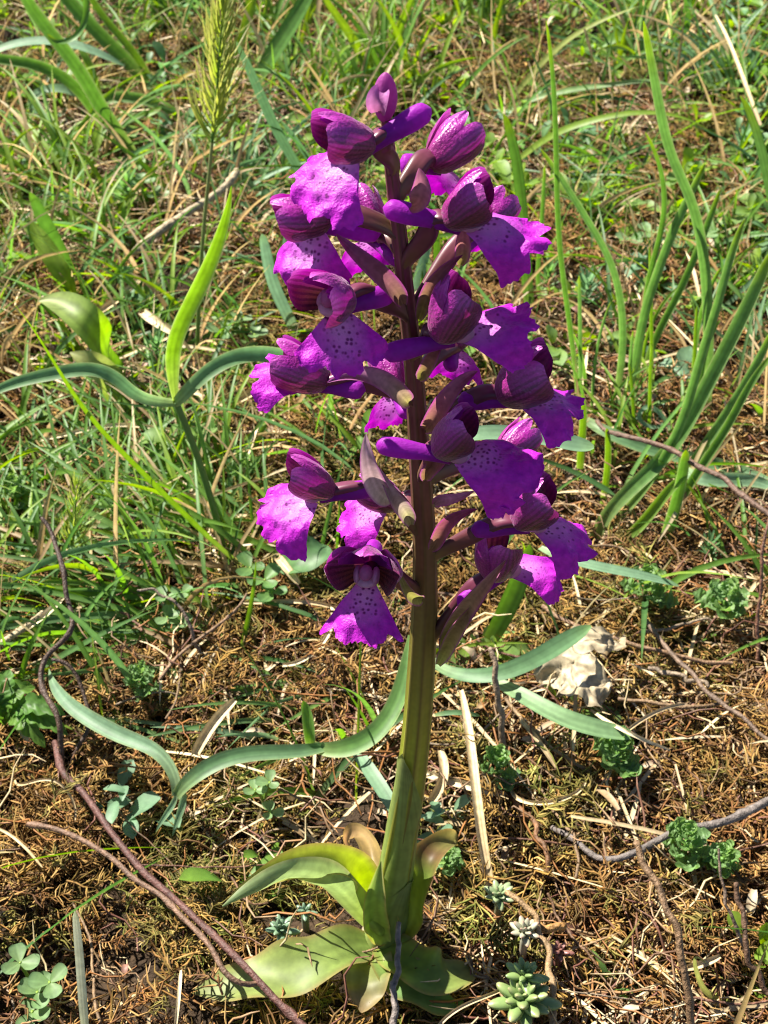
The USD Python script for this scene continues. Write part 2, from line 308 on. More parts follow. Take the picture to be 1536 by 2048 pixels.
idx = np.where(kind_v < .5, r.integers(0, 4, len(x)), np.where(kind_v < .64, r.integers(4, 8, len(x)), r.integers(8, 11, len(x))))
scatter('moss', mprot, 'moss', np.stack([x, y, relief(x, y) + .0005], 1), np.stack([r.random(len(x)) * 6.28, r.normal(0, .22, len(x)), r.random(len(x)) * 6.28], 1), r.uniform(.75, 1.35, len(x)), idx,
        'feathery brown, golden and olive moss covering the soil between the plants', 'moss')

def litter_patch(seed):
    r = np.random.default_rng(seed); out = []
    for k in range(26):
        L = r.uniform(.006, .024); yaw = r.random() * 6.28; n = 6
        dirs = yaw + np.cumsum(r.normal(0, .5, n)); st = np.stack([np.cos(dirs), np.sin(dirs), r.normal(.05, .35, n)], 1) * L / n
        C = np.cumsum(st, 0) + np.array([r.normal(0, .009), r.normal(0, .009), r.uniform(.001, .006)])
        c = [mixc(TAN, RUST, r.random()), STRAW, mixc(BROWN, TAN, r.random()), RUST, mixc(BROWN, REDBR, r.random())][r.integers(5)]
        out.append(tube(C, [(0, .00018), (.6, .00024), (1, .00006)], n=n, sides=3, color=((0, c), (1, c)), cap=False))
    for k in range(r.integers(1, 4)):
        L = r.uniform(.010, .034); a = r.random() * 6.28; d = np.array([math.cos(a), math.sin(a), r.normal(0, .12)])
        p0 = np.array([r.normal(0, .008), r.normal(0, .008), r.uniform(.002, .006)]); c = [STRAW, mixc(STRAW, GREY, .5), mixc(TAN, STRAW, .5)][r.integers(3)]
        out.append(ribbon([p0 - d * L / 2, p0 + [0, 0, r.uniform(0, .003)] , p0 + d * L / 2], r.uniform(.0005, .0012), GRASS, n=6, m=3, face=(r.normal(0, .4), r.normal(0, .4), 1), color=((0, c), (1, mixc(c, (.6, .5, .33), .3)))))
    for k in range(2):
        p0 = np.array([r.normal(0, .01), r.normal(0, .01), r.uniform(.001, .005)]); c = [mixc(BROWN, TAN, r.random()), (.2, .10, .07), mixc(STRAW, GREY, .5), mixc(TAN, GREY, .4)][r.integers(4)]
        a = r.random() * 6.28; d = np.array([math.cos(a), math.sin(a), r.normal(0, .3)]) * r.uniform(.0015, .003)
        out.append(ribbon([p0 - d, p0 + [0, 0, .001], p0 + d], r.uniform(.0012, .0026), BLADE, n=5, m=3, face=(r.normal(0, .6), r.normal(0, .6), 1), cup=.5, color=((0, c), (1, c))))
    return join(out)
lprot = [litter_patch(400 + k) for k in range(7)]
x, y, r = field(2300, 22, lambda x, y: np.clip((.35 + .65 * np.maximum(sm(-.06, .08, x), sm(.15, .35, y))) * (.08 + 1.0 * sm(.38, .6, patchy(x, y, 18, 8))), 0, 1))
scatter('dry_litter', lprot, 'dry', np.stack([x, y, relief(x, y) + .002], 1), np.stack([r.random(len(x)) * 6.28, r.normal(0, .2, len(x)), r.random(len(x)) * 6.28], 1), r.uniform(.8, 1.4, len(x)), r.integers(0, 7, len(x)),
        'loose straw, curled brown fibres and dead leaf scraps lying on the moss', 'litter')

def grass_clump(seed, dry=False):
    r = np.random.default_rng(seed); out = []
    lean = r.random() * 6.28
    for k in range(r.integers(5, 10)):
        L = r.uniform(.018, .062); a = lean + r.normal(0, .9); b = r.uniform(.25, 1.1)
        d = np.array([math.cos(a), math.sin(a), 0]); p0 = np.array([r.normal(0, .003), r.normal(0, .003), -.002])
        t = np.linspace(0, 1, 5)[:, None]
        C = p0 + d * L * (b * t ** 1.6) + np.array([0, 0, 1]) * L * (t * (1.05 - .35 * b) - .38 * b * t ** 2.4)
        c = [GREEN, mixc(GREEN, YGREEN, r.random()), mixc(GLAUC, GREEN, r.random()), YGREEN, DKGREEN][r.integers(5)]
        if r.random() < (.9 if dry else .22): c = mixc(STRAW, TAN, r.random())
        out.append(ribbon(C, r.uniform(.0005, .0017), GRASS, n=9, m=3, face=(r.normal(0, .7), -.6 + r.normal(0, .5), .6), cup=.35, twist=r.normal(0, .6), color=((0, mixc(c, STRAW, .25)), (.3, c), (1, mixc(c, YGREEN, .2)))))
    return join(out)
gprot = [grass_clump(500 + k) for k in range(12)] + [grass_clump(560 + k, True) for k in range(3)]
x, y, r = field(2000, 23, lambda x, y: np.clip(green_at(x, y) * 1.1 - .07, 0, 1))
idx = np.where(r.random(len(x)) < .72, r.integers(0, 12, len(x)), r.integers(12, 15, len(x)))
scatter('grass', gprot, 'leaf', np.stack([x, y, relief(x, y)], 1), np.stack([r.random(len(x)) * 6.28, r.normal(0, .15, len(x)), r.random(len(x)) * 6.28], 1), r.uniform(.7, 1.35, len(x)), idx,
        'short mixed green and straw grass blades of the meadow turf', 'grass')

def leafy(seed):
    r = np.random.default_rng(seed); out = []; c0 = [GREEN, mixc(GLAUC, GREEN, .5), YGREEN, mixc(GREEN, YGREEN, .5), GLAUC2][seed % 5]
    style = seed % 3
    for k in range(r.integers(9, 16)):
        a = k * 2.4 + r.normal(0, .3); el = r.uniform(.1, 1.2); L = r.uniform(.004, .010)
        d = np.array([math.cos(a) * math.cos(el), math.sin(a) * math.cos(el), math.sin(el)])
        p0 = np.array([r.normal(0, .002), r.normal(0, .002), r.uniform(0, .010)]) + d * .002
        sh = [(0, .15), (.35, .8), (.7, 1), (.92, .6), (1, .1)] if style else GRASS
        out.append(ribbon([p0, p0 + d * L * .55, p0 + d * L - [0, 0, L * .18]], L * (.5 if style else .22), sh, n=7, m=3, face=(r.normal(0, .3), r.normal(0, .3), 1), cup=.35, color=((0, c0), (1, mixc(c0, GLAUC2 if style == 1 else YGREEN, .5)))))
    return join(out)
wprot = [leafy(600 + k) for k in range(9)]
x, y, r = field(1500, 24, lambda x, y: np.clip(.9 * sm(.15, .35, y) * (.35 + 1.2 * patchy(x, y, 9, 41)) * (.65 + .35 * sm(-.05, .1, x)) + .06, 0, 1))
scatter('leafy_ground_cover', wprot, 'leaf', np.stack([x, y, relief(x, y)], 1), np.stack([r.random(len(x)) * 6.28, r.normal(0, .2, len(x)), r.random(len(x)) * 6.28], 1), r.uniform(.7, 1.5, len(x)), r.integers(0, 9, len(x)),
        'tiny leafy weeds and seedlings mixed through the turf', 'ground cover')

# ================================================================ the orchid
MM = .001
orchid = thing('orchid', 'tall purple wild orchid in flower with a spike of many striped hooded flowers', 'orchid')
STEM_PX = [(768, 1885), (780, 1800), (800, 1690), (822, 1560), (836, 1430), (845, 1300), (850, 1180), (848, 1060), (840, 930), (832, 800), (822, 680), (808, 560), (796, 450), (784, 350), (776, 280), (772, 235)]
STEM = np.array([V(*p) for p in STEM_PX]); STEM[0, 2] -= .006
stem_y = lambda py: V(np.interp(py, [p[1] for p in STEM_PX[::-1]], [p[0] for p in STEM_PX[::-1]]), py)
def stem_color(n=80):
    return ((0, (.28, .35, .05)), (.20, (.29, .34, .035)), (.38, (.25, .27, .028)), (.50, (.16, .14, .026)), (.6, (.13, .07, .034)), (.75, (.13, .045, .040)), (1, (.17, .045, .075)))
obj('stem', tube(STEM, [(0, .0034), (.06, .0036), (.2, .0033), (.36, .0027), (.5, .00235), (.66, .0018), (.8, .0014), (.92, .0011), (1, .0007)], n=110, sides=40, ribs=7, ribamp=.09, twist=1.6, color=stem_color(), ribcol=(.085, .060, .020)), 'stalk', orchid)

def flower(J, at, az, hp, lp, fold, bend=.5, size=1.0, roll=0.0, spur=(0, 8, 10.5), sag=0.0, hoodw=1.0, lipr=11.5, seed=0, label=None, ctrl=None, wid=54, legs=0.0, lipyaw=0.0, lipsize=1.0, lroll=0.0, splay=None, hs=.80):
    splay = .01 + .08 * ((seed * .618) % 1) if splay is None else splay
    r = np.random.default_rng(900 + seed); s = size * MM
    az, hp, lp = math.radians(az), math.radians(hp), math.radians(lp)
    X = np.array([math.cos(az), math.sin(az), 0]); Z = np.array([0, 0, 1.0]); Y = np.cross(Z, X); ro = math.radians(roll)
    Y, Z = Y * math.cos(ro) + Z * math.sin(ro), Z * math.cos(ro) - Y * math.sin(ro)
    R = np.stack([X, Y, Z])                                    # rows: local -> world
    put = lambda P: J + (np.asarray(P, float) * s) @ R
    # ovary: from the stem, rising and bending over into the flower
    mid = (at + J) / 2 + np.array([0, 0, .0022]) if ctrl is None else ctrl
    P = np.stack([at, at * .55 + mid * .45 + [0, 0, .0006], mid, mid * .5 + J * .5 - X * .001 + [0, 0, .001], J + X * .0006])
    root = obj('flower', tube(P, [(0, .0009), (.25, .0012), (.6, .00145), (.9, .0012), (1, .0009)], n=30, sides=18, ribs=3, ribamp=.16, twist=4.5, color=((0, (.15, .13, .035)), (.4, (.13, .045, .040)), (1, (.13, .018, .060))), ribcol=(.065, .010, .030)), 'stalk', orchid)
    if label: root.SetCustomDataByKey('label', label)
    # hood
    a = np.array([math.cos(hp), 0, math.sin(hp)]); nrm = np.array([-math.sin(hp), 0, math.cos(hp)]); lat = np.array([0, 1.0, 0])
    Cc = a * 5.0 + nrm * .6
    def shell(th0, th1, phc, half, scale, wprof, nu=22, nv=17, flare=0.0, tip=0.0, jag=.02, skew=0.0):
        th = np.linspace(th0, th1, nu)[:, None] * np.pi; v = np.linspace(-1, 1, nv)[None, :]
        u = np.linspace(0, 1, nu)[:, None]
        ph = np.radians(phc + half * prof(wprof, u[:, 0])[:, None] * v)
        rad = np.sin(th) ** .8 * scale * (.80 + .32 * u)
        bl = 1 + .05 * (meshkit.noise(np.stack([np.broadcast_to(u * 4, ph.shape), ph * 2, np.full(ph.shape, seed * 1.7 + phc)], -1)) - .5) * 2
        crease = 1 + .09 * np.exp(-((v * np.ones_like(u)) / .22) ** 2) * (.3 + .7 * u) + .03 * np.sin(u * 9 + v * 4 + seed)
        ln = -np.cos(th) * 5.9 * (1 + tip * u ** 3); ln = ln + skew * u ** 2 * (1 - np.abs(np.degrees(ph)) / 80.0) * (1 if skew else 0); out = splay * np.sign(phc) * np.maximum(ln + 5.0, 0)
        rr = rad * bl * crease * (1 + flare * u ** 3)
        pts = Cc + ln[..., None] * a + (rr * 3.75 * hoodw)[..., None] * (np.cos(ph)[..., None] * nrm * 1.05 + np.sin(ph)[..., None] * lat)
        pts = (pts + out[..., None] * lat + r.normal(0, jag, pts.shape)) * hs
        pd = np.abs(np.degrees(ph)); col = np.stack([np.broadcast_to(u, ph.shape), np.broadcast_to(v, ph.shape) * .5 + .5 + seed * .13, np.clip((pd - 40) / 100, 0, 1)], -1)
        return put(pts.reshape(-1, 3)), grid_faces(nu, nv), col.reshape(-1, 3)
    WS = [(0, .80), (.3, 1.0), (.75, 1.0), (.92, .84), (1, .55)]
    fl = r.uniform(.05, .30)
    for sg in (1, -1):
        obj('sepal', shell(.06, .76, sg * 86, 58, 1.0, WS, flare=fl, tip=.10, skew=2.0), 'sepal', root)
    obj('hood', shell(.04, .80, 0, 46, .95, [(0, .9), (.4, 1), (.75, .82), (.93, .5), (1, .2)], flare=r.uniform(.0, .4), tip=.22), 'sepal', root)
    for sg in (1, -1):
        m_ = shell(.10, .74, sg * 42, 40, .80, [(0, .7), (.4, 1), (.75, .85), (1, .3)], nu=12, nv=9)
        obj('petal', (m_[0], m_[1], np.broadcast_to((.30, .012, .34), (len(m_[0]), 3))), 'petal', root)
    # column inside the hood
    cb = blob(np.array([3.4, 0, 2.4]) , (1.3, 1.15, 1.5), color=(.50, .16, .36))
    cb2 = blob(np.array([3.0, 0, .4]), (1.6, 1.9, .9), color=(.70, .42, .58))
    cb3 = join([blob(np.array([2.6, q_, 1.2]), (1.6, .7, 1.6), color=(.60, .30, .48)) for q_ in (-1.5, 1.5)]); cb = join([cb, cb3])
    cj = join([cb, cb2]); obj('column', (put(cj[0]), cj[1], cj[2]), 'petal', root)
    # lip
    nr, na = 22, 49
    al = np.linspace(-1, 1, na)[None, :] * math.radians(wid); q = np.linspace(.07, 1, nr)[:, None]
    d = np.degrees(al)
    Rr = lipr * lipsize * (1 - .15 * np.exp(-((np.abs(d) - 20 + r.normal(0, 2)) / 5.5) ** 2) - .07 * np.exp(-(d / 4.0) ** 2) - .10 * (np.abs(d) / wid) ** 4 + legs * (np.abs(d) / wid) ** 2.5
              + .022 * np.sin(d * .55 + seed) + .016 * np.sin(d * 1.3 + 2 * seed) + .007 * r.normal(0, 1, na)[None, :])
    Rr = lipr * lipsize * .92 + (Rr - lipr * lipsize * .92) * q ** 3
    Rr = Rr * .93; p = q * Rr * np.cos(al * .95); sd = q * Rr * np.sin(al) + .9 * np.sign(al) * np.minimum(np.abs(al) * 4, 1) * (1 - q)
    ss = np.abs(sd); t_ = np.linspace(0, 14, 200); phi = fold * sm(.6, 7.5, t_)
    ya = np.concatenate([[0], np.cumsum(np.cos(phi[:-1]) * np.diff(t_))]); za = np.concatenate([[0], np.cumsum(-np.sin(phi[:-1]) * np.diff(t_))])
    yy = np.interp(ss, t_, ya) * np.sign(sd); zz = np.interp(ss, t_, za)
    ang = lp - bend * (t_ / 11.0) ** 1.2
    xa = np.concatenate([[0], np.cumsum(np.cos(ang[:-1]) * np.diff(t_))]); ha = np.concatenate([[0], np.cumsum(np.sin(ang[:-1]) * np.diff(t_))])
    px_, pz_, an = np.interp(p, t_, xa), np.interp(p, t_, ha), np.interp(p, t_, ang)
    rip = (meshkit.noise(np.stack([p * .4, sd * .4, np.full(p.shape, seed * 3.1)], -1)) - .5) * 2.6 * q + (meshkit.noise(np.stack([p * 1.1, sd * 1.1, np.full(p.shape, seed * 5.1)], -1)) - .5) * .7 * q + .28 * np.sin(sd * 2.2 + seed) * q ** 4
    zz = zz + rip
    pts = np.stack([1.6 + px_ - np.sin(an) * zz, yy, -.2 + pz_ + np.cos(an) * zz], -1)
    if lroll:
        g_ = math.radians(lroll) * (1 if Y[1] < 0 else -1); yv, zv = pts[..., 1].copy(), pts[..., 2].copy()
        pts = np.stack([pts[..., 0], yv * math.cos(g_) + zv * math.sin(g_), zv * math.cos(g_) - yv * math.sin(g_)], -1)
    if lipyaw:
        c_, s_ = math.cos(math.radians(lipyaw)), math.sin(math.radians(lipyaw)); x0 = pts[..., 0] - 1.5
        pts = np.stack([1.5 + x0 * c_ - pts[..., 1] * s_, x0 * s_ + pts[..., 1] * c_, pts[..., 2]], -1)
    col = np.stack([p, sd, np.full(p.shape, seed * 2.37)], -1)
    obj('lip', (put(pts.reshape(-1, 3)), grid_faces(nr, na), col.reshape(-1, 3)), 'lip', root)
    # spur
    yaw, pit, L = math.radians(spur[0]), math.radians(spur[1]), spur[2]
    e = np.array([-math.cos(yaw) * math.cos(pit), math.sin(yaw) * math.cos(pit), math.sin(pit)])
    u = np.linspace(0, 1, 9)[:, None]
    sp = np.array([1.4, 0, -.3]) + e * L * u + np.array([0, 0, 1]) * (sag * u ** 2) * L * .3
    sp = put(sp)
    pc = ((0, (.24, .008, .27)), (.5, (.30, .012, .38)), (1, (.40, .022, .46)))
    obj('spur', tube(sp, [(0, .0013 * size), (.3, .00125 * size), (.75, .0016 * size), (.93, .00145 * size), (1, .0007 * size)], n=22, sides=14, flat=.8, color=pc), 'petal', root)
    return root

def bract(pts, width, c0=(.19, .19, .045), c1=(.17, .040, .085), face=(0, -.6, .5), cup=.8, label=None, twist=0):
    obj('bract', ribbon(pts, width * .54, [(0, .35), (.2, .9), (.5, 1), (.8, .65), (.95, .25), (1, .05)], n=24, m=9, face=face, cup=cup, twist=twist, rib=.16, color=((0, c0), (.45, mixc(c0, c1, .6)), (1, c1)), edge=(.30, .06, .26)), 'bract', orchid, label=label)

# J px, J depth, stem px y, facing, hood pitch, lip pitch, fold ...
FL = [
 dict(J=(738, 296, -.004), at=345, az=200, hp=20, lp=-34, fold=.8, bend=.35, spur=(0, 24, 11), lipr=12.2, lroll=14, lipyaw=12, seed=1, label='topmost left flower, its lip hanging over the flower below'),
 dict(J=(655, 445, .002), at=478, az=192, hp=8, lp=-42, fold=1.0, bend=.5, spur=(8, -10, 9), seed=2, lipyaw=50, lipr=11, label='flower at the far upper left with its hood lying level'),
 dict(J=(752, 478, .006), at=520, az=122, hp=34, lp=-50, fold=1.1, bend=.6, spur=(0, 0, 9.5), seed=3, size=.92, label='small flower seen from behind at the upper left of the stem'),
 dict(J=(868, 335, .006), at=405, az=40, hp=30, lp=-45, fold=1.1, bend=.5, spur=(35, 6, 6), seed=4, splay=.12, label='upper right flower facing away with a sunlit rough hood'),
 dict(J=(902, 448, -.003), at=540, az=-6, hp=44, lp=2, fold=1.55, bend=.4, spur=(0, 12, 11), seed=5, lipr=13.5, lipyaw=4, lroll=14, label='right hand flower near the top with a broad lip hanging sideways'),
 dict(J=(690, 606, -.008), at=640, az=226, hp=26, lp=-26, fold=.6, bend=.7, spur=(15, 0, 9), seed=6, lipr=11, lipyaw=60, roll=-8, hs=.9, splay=.08, label='left flower turned towards the viewer showing its pale throat'),
 dict(J=(888, 676, -.006), at=720, az=14, hp=66, lp=20, fold=1.35, bend=.35, spur=(0, -6, 10.5), seed=7, lipr=13.5, lroll=8, hs=.92, label='middle right flower with an upright hood beside the stem'),
 dict(J=(648, 768, -.003), at=810, az=168, hp=22, lp=14, fold=.9, bend=.2, spur=(0, 0, 8), seed=8, size=.95, lipr=11.5, hs=.9, label='left flower with a dark cupped hood and a withered tip'),
 dict(J=(1010, 796, -.002), at=870, az=-4, hp=42, lp=2, fold=1.1, bend=.3, spur=(0, -4, 8.5), seed=9, lipr=12, hoodw=1.1, hs=.95, lroll=6, label='outermost right flower on a long arching stalk'),
 dict(J=(884, 908, -.010), at=965, az=-10, hp=54, lp=16, fold=1.4, bend=.55, spur=(0, 4, 11.5), seed=10, lipr=16.5, lroll=10, wid=60, hs=.84, label='large right flower in front of the stem with a spotted broad lip'),
 dict(J=(656, 988, -.004), at=1075, az=186, hp=40, lp=-22, fold=.75, bend=.3, spur=(0, 6, 9), seed=11, lipr=12.5, ctrlpx=(770, 985), lipyaw=14, lroll=16, hoodw=.85, hs=.9, label='lower left flower reaching furthest out with a wide bright lip'),
 dict(J=(1042, 1050, -.002), at=1125, az=-2, hp=54, lp=-2, fold=1.15, bend=.7, spur=(0, -6, 9.5), seed=12, lipr=13.5, hoodw=1.0, hs=.9, lroll=6, label='lower right flower with a tall hood and a lip drooping beyond it'),
 dict(J=(796, 1010, .005), at=1060, az=165, hp=20, lp=-28, fold=1.0, bend=.4, spur=(0, 0, 6), seed=13, size=.95, lipyaw=20, lroll=20, lipr=13, label='flower tucked behind the stem on its left side'),
 dict(J=(738, 1140, -.008), at=1205, az=262, hp=34, lp=-22, fold=.5, bend=.40, spur=(0, -2, 9), seed=14, lipr=12.5, wid=37, legs=.16, hoodw=1.12, hs=.92, splay=.22, label='lowest flower facing the viewer with a freckled lip spread open'),
 dict(J=(992, 1150, .002), at=1300, az=24, hp=82, lp=4, fold=1.1, bend=.6, spur=(0, -26, 9.5), seed=15, lipr=13, hoodw=1.1, hs=.95, label='lowest right flower seen from its striped back'),
 dict(J=(795, 790, .010), at=840, az=110, hp=30, lp=-70, fold=1.1, bend=.3, spur=(0, -5, 7), seed=16, size=.9, label='flower half hidden behind the middle of the stem'),
 dict(J=(905, 700, .010), at=770, az=70, hp=30, lp=-65, fold=1.1, bend=.4, spur=(-10, 0, 7), seed=17, size=.85, label='flower behind the stem below the upright hood'),
 dict(J=(1000, 925, .010), at=970, az=40, hp=22, lp=-40, fold=1.2, bend=.4, spur=(0, 0, 7), seed=18, label='flower behind the large spotted lip with only its striped hood showing'),
 dict(J=(955, 470, .010), at=640, az=50, hp=24, lp=-45, fold=1.2, bend=.4, spur=(0, 0, 7), seed=19, size=.9, label='flower behind the upper right lip with a pink rough back'),
]
for k in FL:
    k = dict(k); jx, jy, jd = k.pop('J'); at = stem_y(k.pop('at')); J = V(jx, jy, jd)
    c = k.pop('ctrlpx', None)
    if c: k['ctrl'] = V(c[0], c[1], jd * .6)
    flower(J, at, **k)
# bud at the tip
bud = obj('bud', join([blob(V(770, 196, 0), (.0036, .0017, .0016), R=np.stack([[0.02, 0, 1], [1, 0, 0], [0, 1, 0]]), nu=14, nv=14, color=(.36, .07, .30), pointed=.25)]), 'petal', orchid)
obj('bud_sepal', ribbon([V(756, 226, -.0012), V(757, 196, -.002), V(768, 172, -.0005)], .0030, BLADE, n=14, m=7, cup=.5, face=(-.3, -1, .2), color=((0, (.30, .09, .2)), (.5, (.40, .14, .33)), (1, (.46, .12, .42)))), 'petal', bud)
# bracts beside the flower stalks
def B(*px, y=None): return [V(a, b, c) for a, b, c in px]
bract(B((806, 610, -.004), (770, 560, -.007), (715, 510, -.008), (672, 468, -.006)), .0052, c0=(.17, .12, .06), c1=(.19, .05, .13))
bract(B((818, 806, -.004), (770, 765, -.009), (715, 748, -.011), (655, 765, -.012)), .0055, c0=(.24, .22, .08), c1=(.22, .08, .20))
bract(B((838, 640, -.003), (855, 590, -.005), (880, 550, -.006), (925, 510, -.004)), .0040)
bract(B((822, 410, -.004), (838, 395, -.006), (842, 370, -.007), (838, 336, -.007)), .0058, c0=(.30, .16, .10), c1=(.24, .10, .16))
bract(B((920, 530, .002), (925, 500, .001), (926, 470, 0), (930, 440, 0)), .0044, c1=(.36, .12, .18))
bract(B((850, 860, -.003), (880, 815, -.006), (910, 775, -.006), (955, 742, -.003)), .0052, c0=(.22, .15, .06), c1=(.24, .07, .15))
bract(B((780, 1000, -.008), (748, 965, -.012), (735, 920, -.012), (732, 868, -.010)), .0062, c0=(.34, .30, .20), c1=(.40, .26, .30), cup=.4)
bract(B((822, 1050, -.004), (800, 1010, -.009), (775, 970, -.011), (758, 935, -.010)), .0050, c0=(.30, .30, .12), c1=(.26, .17, .22))
bract(B((868, 1010, -.003), (890, 1000, -.006), (915, 995, -.008), (948, 982, -.007)), .0036, c1=(.34, .14, .24), c0=(.22, .12, .12))
bract(B((845, 1200, -.004), (826, 1195, -.009), (806, 1165, -.011), (795, 1135, -.010)), .0040, c0=(.22, .24, .06), c1=(.20, .17, .07))
bract(B((885, 1300, -.002), (930, 1220, -.006), (975, 1165, -.007), (1012, 1120, -.004)), .0062, c0=(.28, .29, .07), c1=(.26, .13, .12))
bract(B((862, 1100, -.003), (885, 1060, -.006), (920, 1030, -.008), (955, 1018, -.008)), .0046, c0=(.20, .14, .07), c1=(.20, .04, .10))
bract(B((876, 1330, -.003), (905, 1275, -.005), (945, 1220, -.006), (975, 1190, -.004)), .0050, c0=(.30, .31, .08), c1=(.22, .13, .09))
bract(B((838, 760, -.003), (856, 730, -.005), (872, 700, -.006), (884, 680, -.004)), .0040)
bract(B((850, 960, -.004), (870, 930, -.007), (895, 905, -.009), (905, 890, -.010)), .0044, c0=(.2, .14, .06))

# clasping leaf on the lower stem: a sheath with a slanting mouth
def sheath(py0, py1, tip_ang, grow, color, nu=34, nv=33, open_at=.5):
    ys = np.linspace(py0, py1, nu); C = np.array([stem_y(t) for t in ys]); T, A, Bv = frames(C); u = np.linspace(0, 1, nu)
    half = np.interp(u, [0, open_at, .78, .93, 1], [3.1, 3.0, 1.5, .7, .03])
    rad = np.interp(u, [0, .15, .5, 1], [.0048, .0041, .0034, .0029]) * grow
    pts = []
    e1 = np.array([1.0, 0, 0]); e2 = np.array([0, -1.0, 0])
    for i in range(nu):
        a = tip_ang + np.linspace(-1, 1, nv) * half[i]
        rr = rad[i] * (1 + .05 * np.sin(a * 3 + u[i] * 7) + .10 * u[i] * np.abs(np.linspace(-1, 1, nv)) ** 4)
        pts.append(C[i] + np.outer(rr * np.cos(a), e1) + np.outer(rr * np.sin(a), e2))
    P = np.array(pts).reshape(-1, 3)
    col = grad(color, np.repeat(u[:, None], nv, 1)) * (1 + .12 * np.cos(np.linspace(-1, 1, nv) * 38))[None, :, None]
    return P, grid_faces(nu, nv), col.reshape(-1, 3)
obj('leaf', sheath(1868, 1492, 2.45, 1.0, ((0, (.29, .36, .10)), (.4, (.25, .33, .08)), (.8, (.22, .28, .075)), (1, (.17, .20, .07)))), 'waxy_leaf', orchid, label='leaf wrapped round the lower stem like a sheath')
obj('leaf', sheath(1895, 1745, .75, 1.28, ((0, (.28, .34, .10)), (.5, (.23, .30, .07)), (1, (.20, .24, .08))), open_at=.35), 'waxy_leaf', orchid, label='short sheath at the stem base open to the right')
LC = ((0, (.26, .33, .08)), (.3, (.19, .28, .05)), (.7, (.15, .23, .06)), (1, (.17, .22, .07)))
BROAD = [(0, .45), (.18, .8), (.45, 1), (.72, .8), (.92, .36), (1, .04)]
def oleaf(pts, w, label=None, face=(0, -.4, .8), cup=.45, color=LC, wave=.2, twist=0, seed=0):
    return obj('leaf', ribbon(pts, w, BROAD, n=44, m=13, face=face, cup=cup, color=color, wave=wave, rib=.10, twist=twist, edge=(.30, .22, .08), seed=seed), 'leaf', orchid, label=label)
la = oleaf([V(772, 1880, -.002), V(748, 1832, -.003), V(728, 1775, -.003), V(700, 1735, -.006), V(640, 1722, -.011), (V(550, 1748, -.018)), V(447, 1812, -.027)], .0078, 'longest basal leaf arching out to the left, folded along its length', face=(.15, -.35, .9), cup=.5, twist=[.5, .3, .0, -.2, -.2], color=((0, (.24, .31, .06)), (.35, (.20, .28, .035)), (.7, (.27, .32, .06)), (1, (.20, .22, .06))), wave=.2)
obj('folded_half', ribbon([V(762, 1872, -.005), V(722, 1818, -.008), V(692, 1786, -.009), V(650, 1754, -.014), V(590, 1743, -.019), V(520, 1767, -.025), V(445, 1813, -.029)], .0066, BROAD, n=44, m=13, face=(.1, -.85, .5), cup=-.6, wave=.14, color=((0, (.22, .29, .06)), (.4, (.17, .24, .09)), (1, (.16, .22, .10))), rib=.14, edge=(.26, .27, .12)), 'leaf', la)
oleaf([V(770, 1885, -.006), V(748, 1830, -.009), V(752, 1770, -.008), V(762, 1722, -.004)], .0055, 'small upright inner leaf', face=(.2, -.9, .3), cup=.6)
oleaf([G(790, 1880, .006), G(830, 1790, .018), G(850, 1720, .026), G(880, 1690, .026), G(912, 1688, .020)], .0075, 'right hand leaf with a brown damaged tip', color=((0, (.2, .27, .05)), (.5, (.11, .17, .03)), (.68, (.11, .062, .026)), (.8, (.14, .13, .04)), (1, (.16, .15, .06))), cup=.8, wave=.35, face=(-.3, -.5, .7))
oleaf([G(760, 1890, .004), G(820, 1925, .008), G(880, 1950, .009), G(925, 1945, .006), G(945, 1935, .003)], .0105, 'leaf spread on the soil to the right of the base', face=(0, -.1, 1), cup=.3, color=((0, (.22, .30, .06)), (.5, (.15, .24, .05)), (1, (.2, .2, .06))))
oleaf([G(770, 1895, .003), G(800, 1950, .006), G(850, 1985, .006), G(890, 2005, .005), G(925, 2000, .003)], .0100, 'lowest leaf spread on the soil at the right', face=(0, 0, 1), cup=.25, color=((0, (.2, .28, .06)), (.6, (.10, .20, .07)), (1, (.10, .2, .08))), seed=2)
oleaf([G(750, 1895, .003), G(690, 1895, .008), G(640, 1915, .010), G(560, 1945, .009), G(470, 1965, .007), G(385, 1985, .003)], .0130, 'pale flat leaf on the soil at the left of the base', face=(0, 0, 1), cup=.2, color=((0, (.15, .22, .05)), (.5, (.19, .26, .065)), (1, (.20, .23, .07))), seed=4)
oleaf([G(745, 1900, .002), G(735, 1945, .006), G(730, 1990, .006), G(722, 2025, .004)], .011, 'faded leaf pointing towards the viewer', face=(0, .2, 1), cup=.3, color=((0, (.22, .28, .08)), (.6, (.20, .22, .08)), (1, (.28, .20, .10))), seed=5)
oleaf([G(790, 1850, .012), G(752, 1735, .022), G(720, 1668, .020), G(705, 1665, .017), G(698, 1700, .008)], .0042, 'withered curled leaf behind the stem', color=((0, (.20, .22, .06)), (.4, (.28, .20, .07)), (1, (.30, .19, .10))), cup=.7, wave=.4)

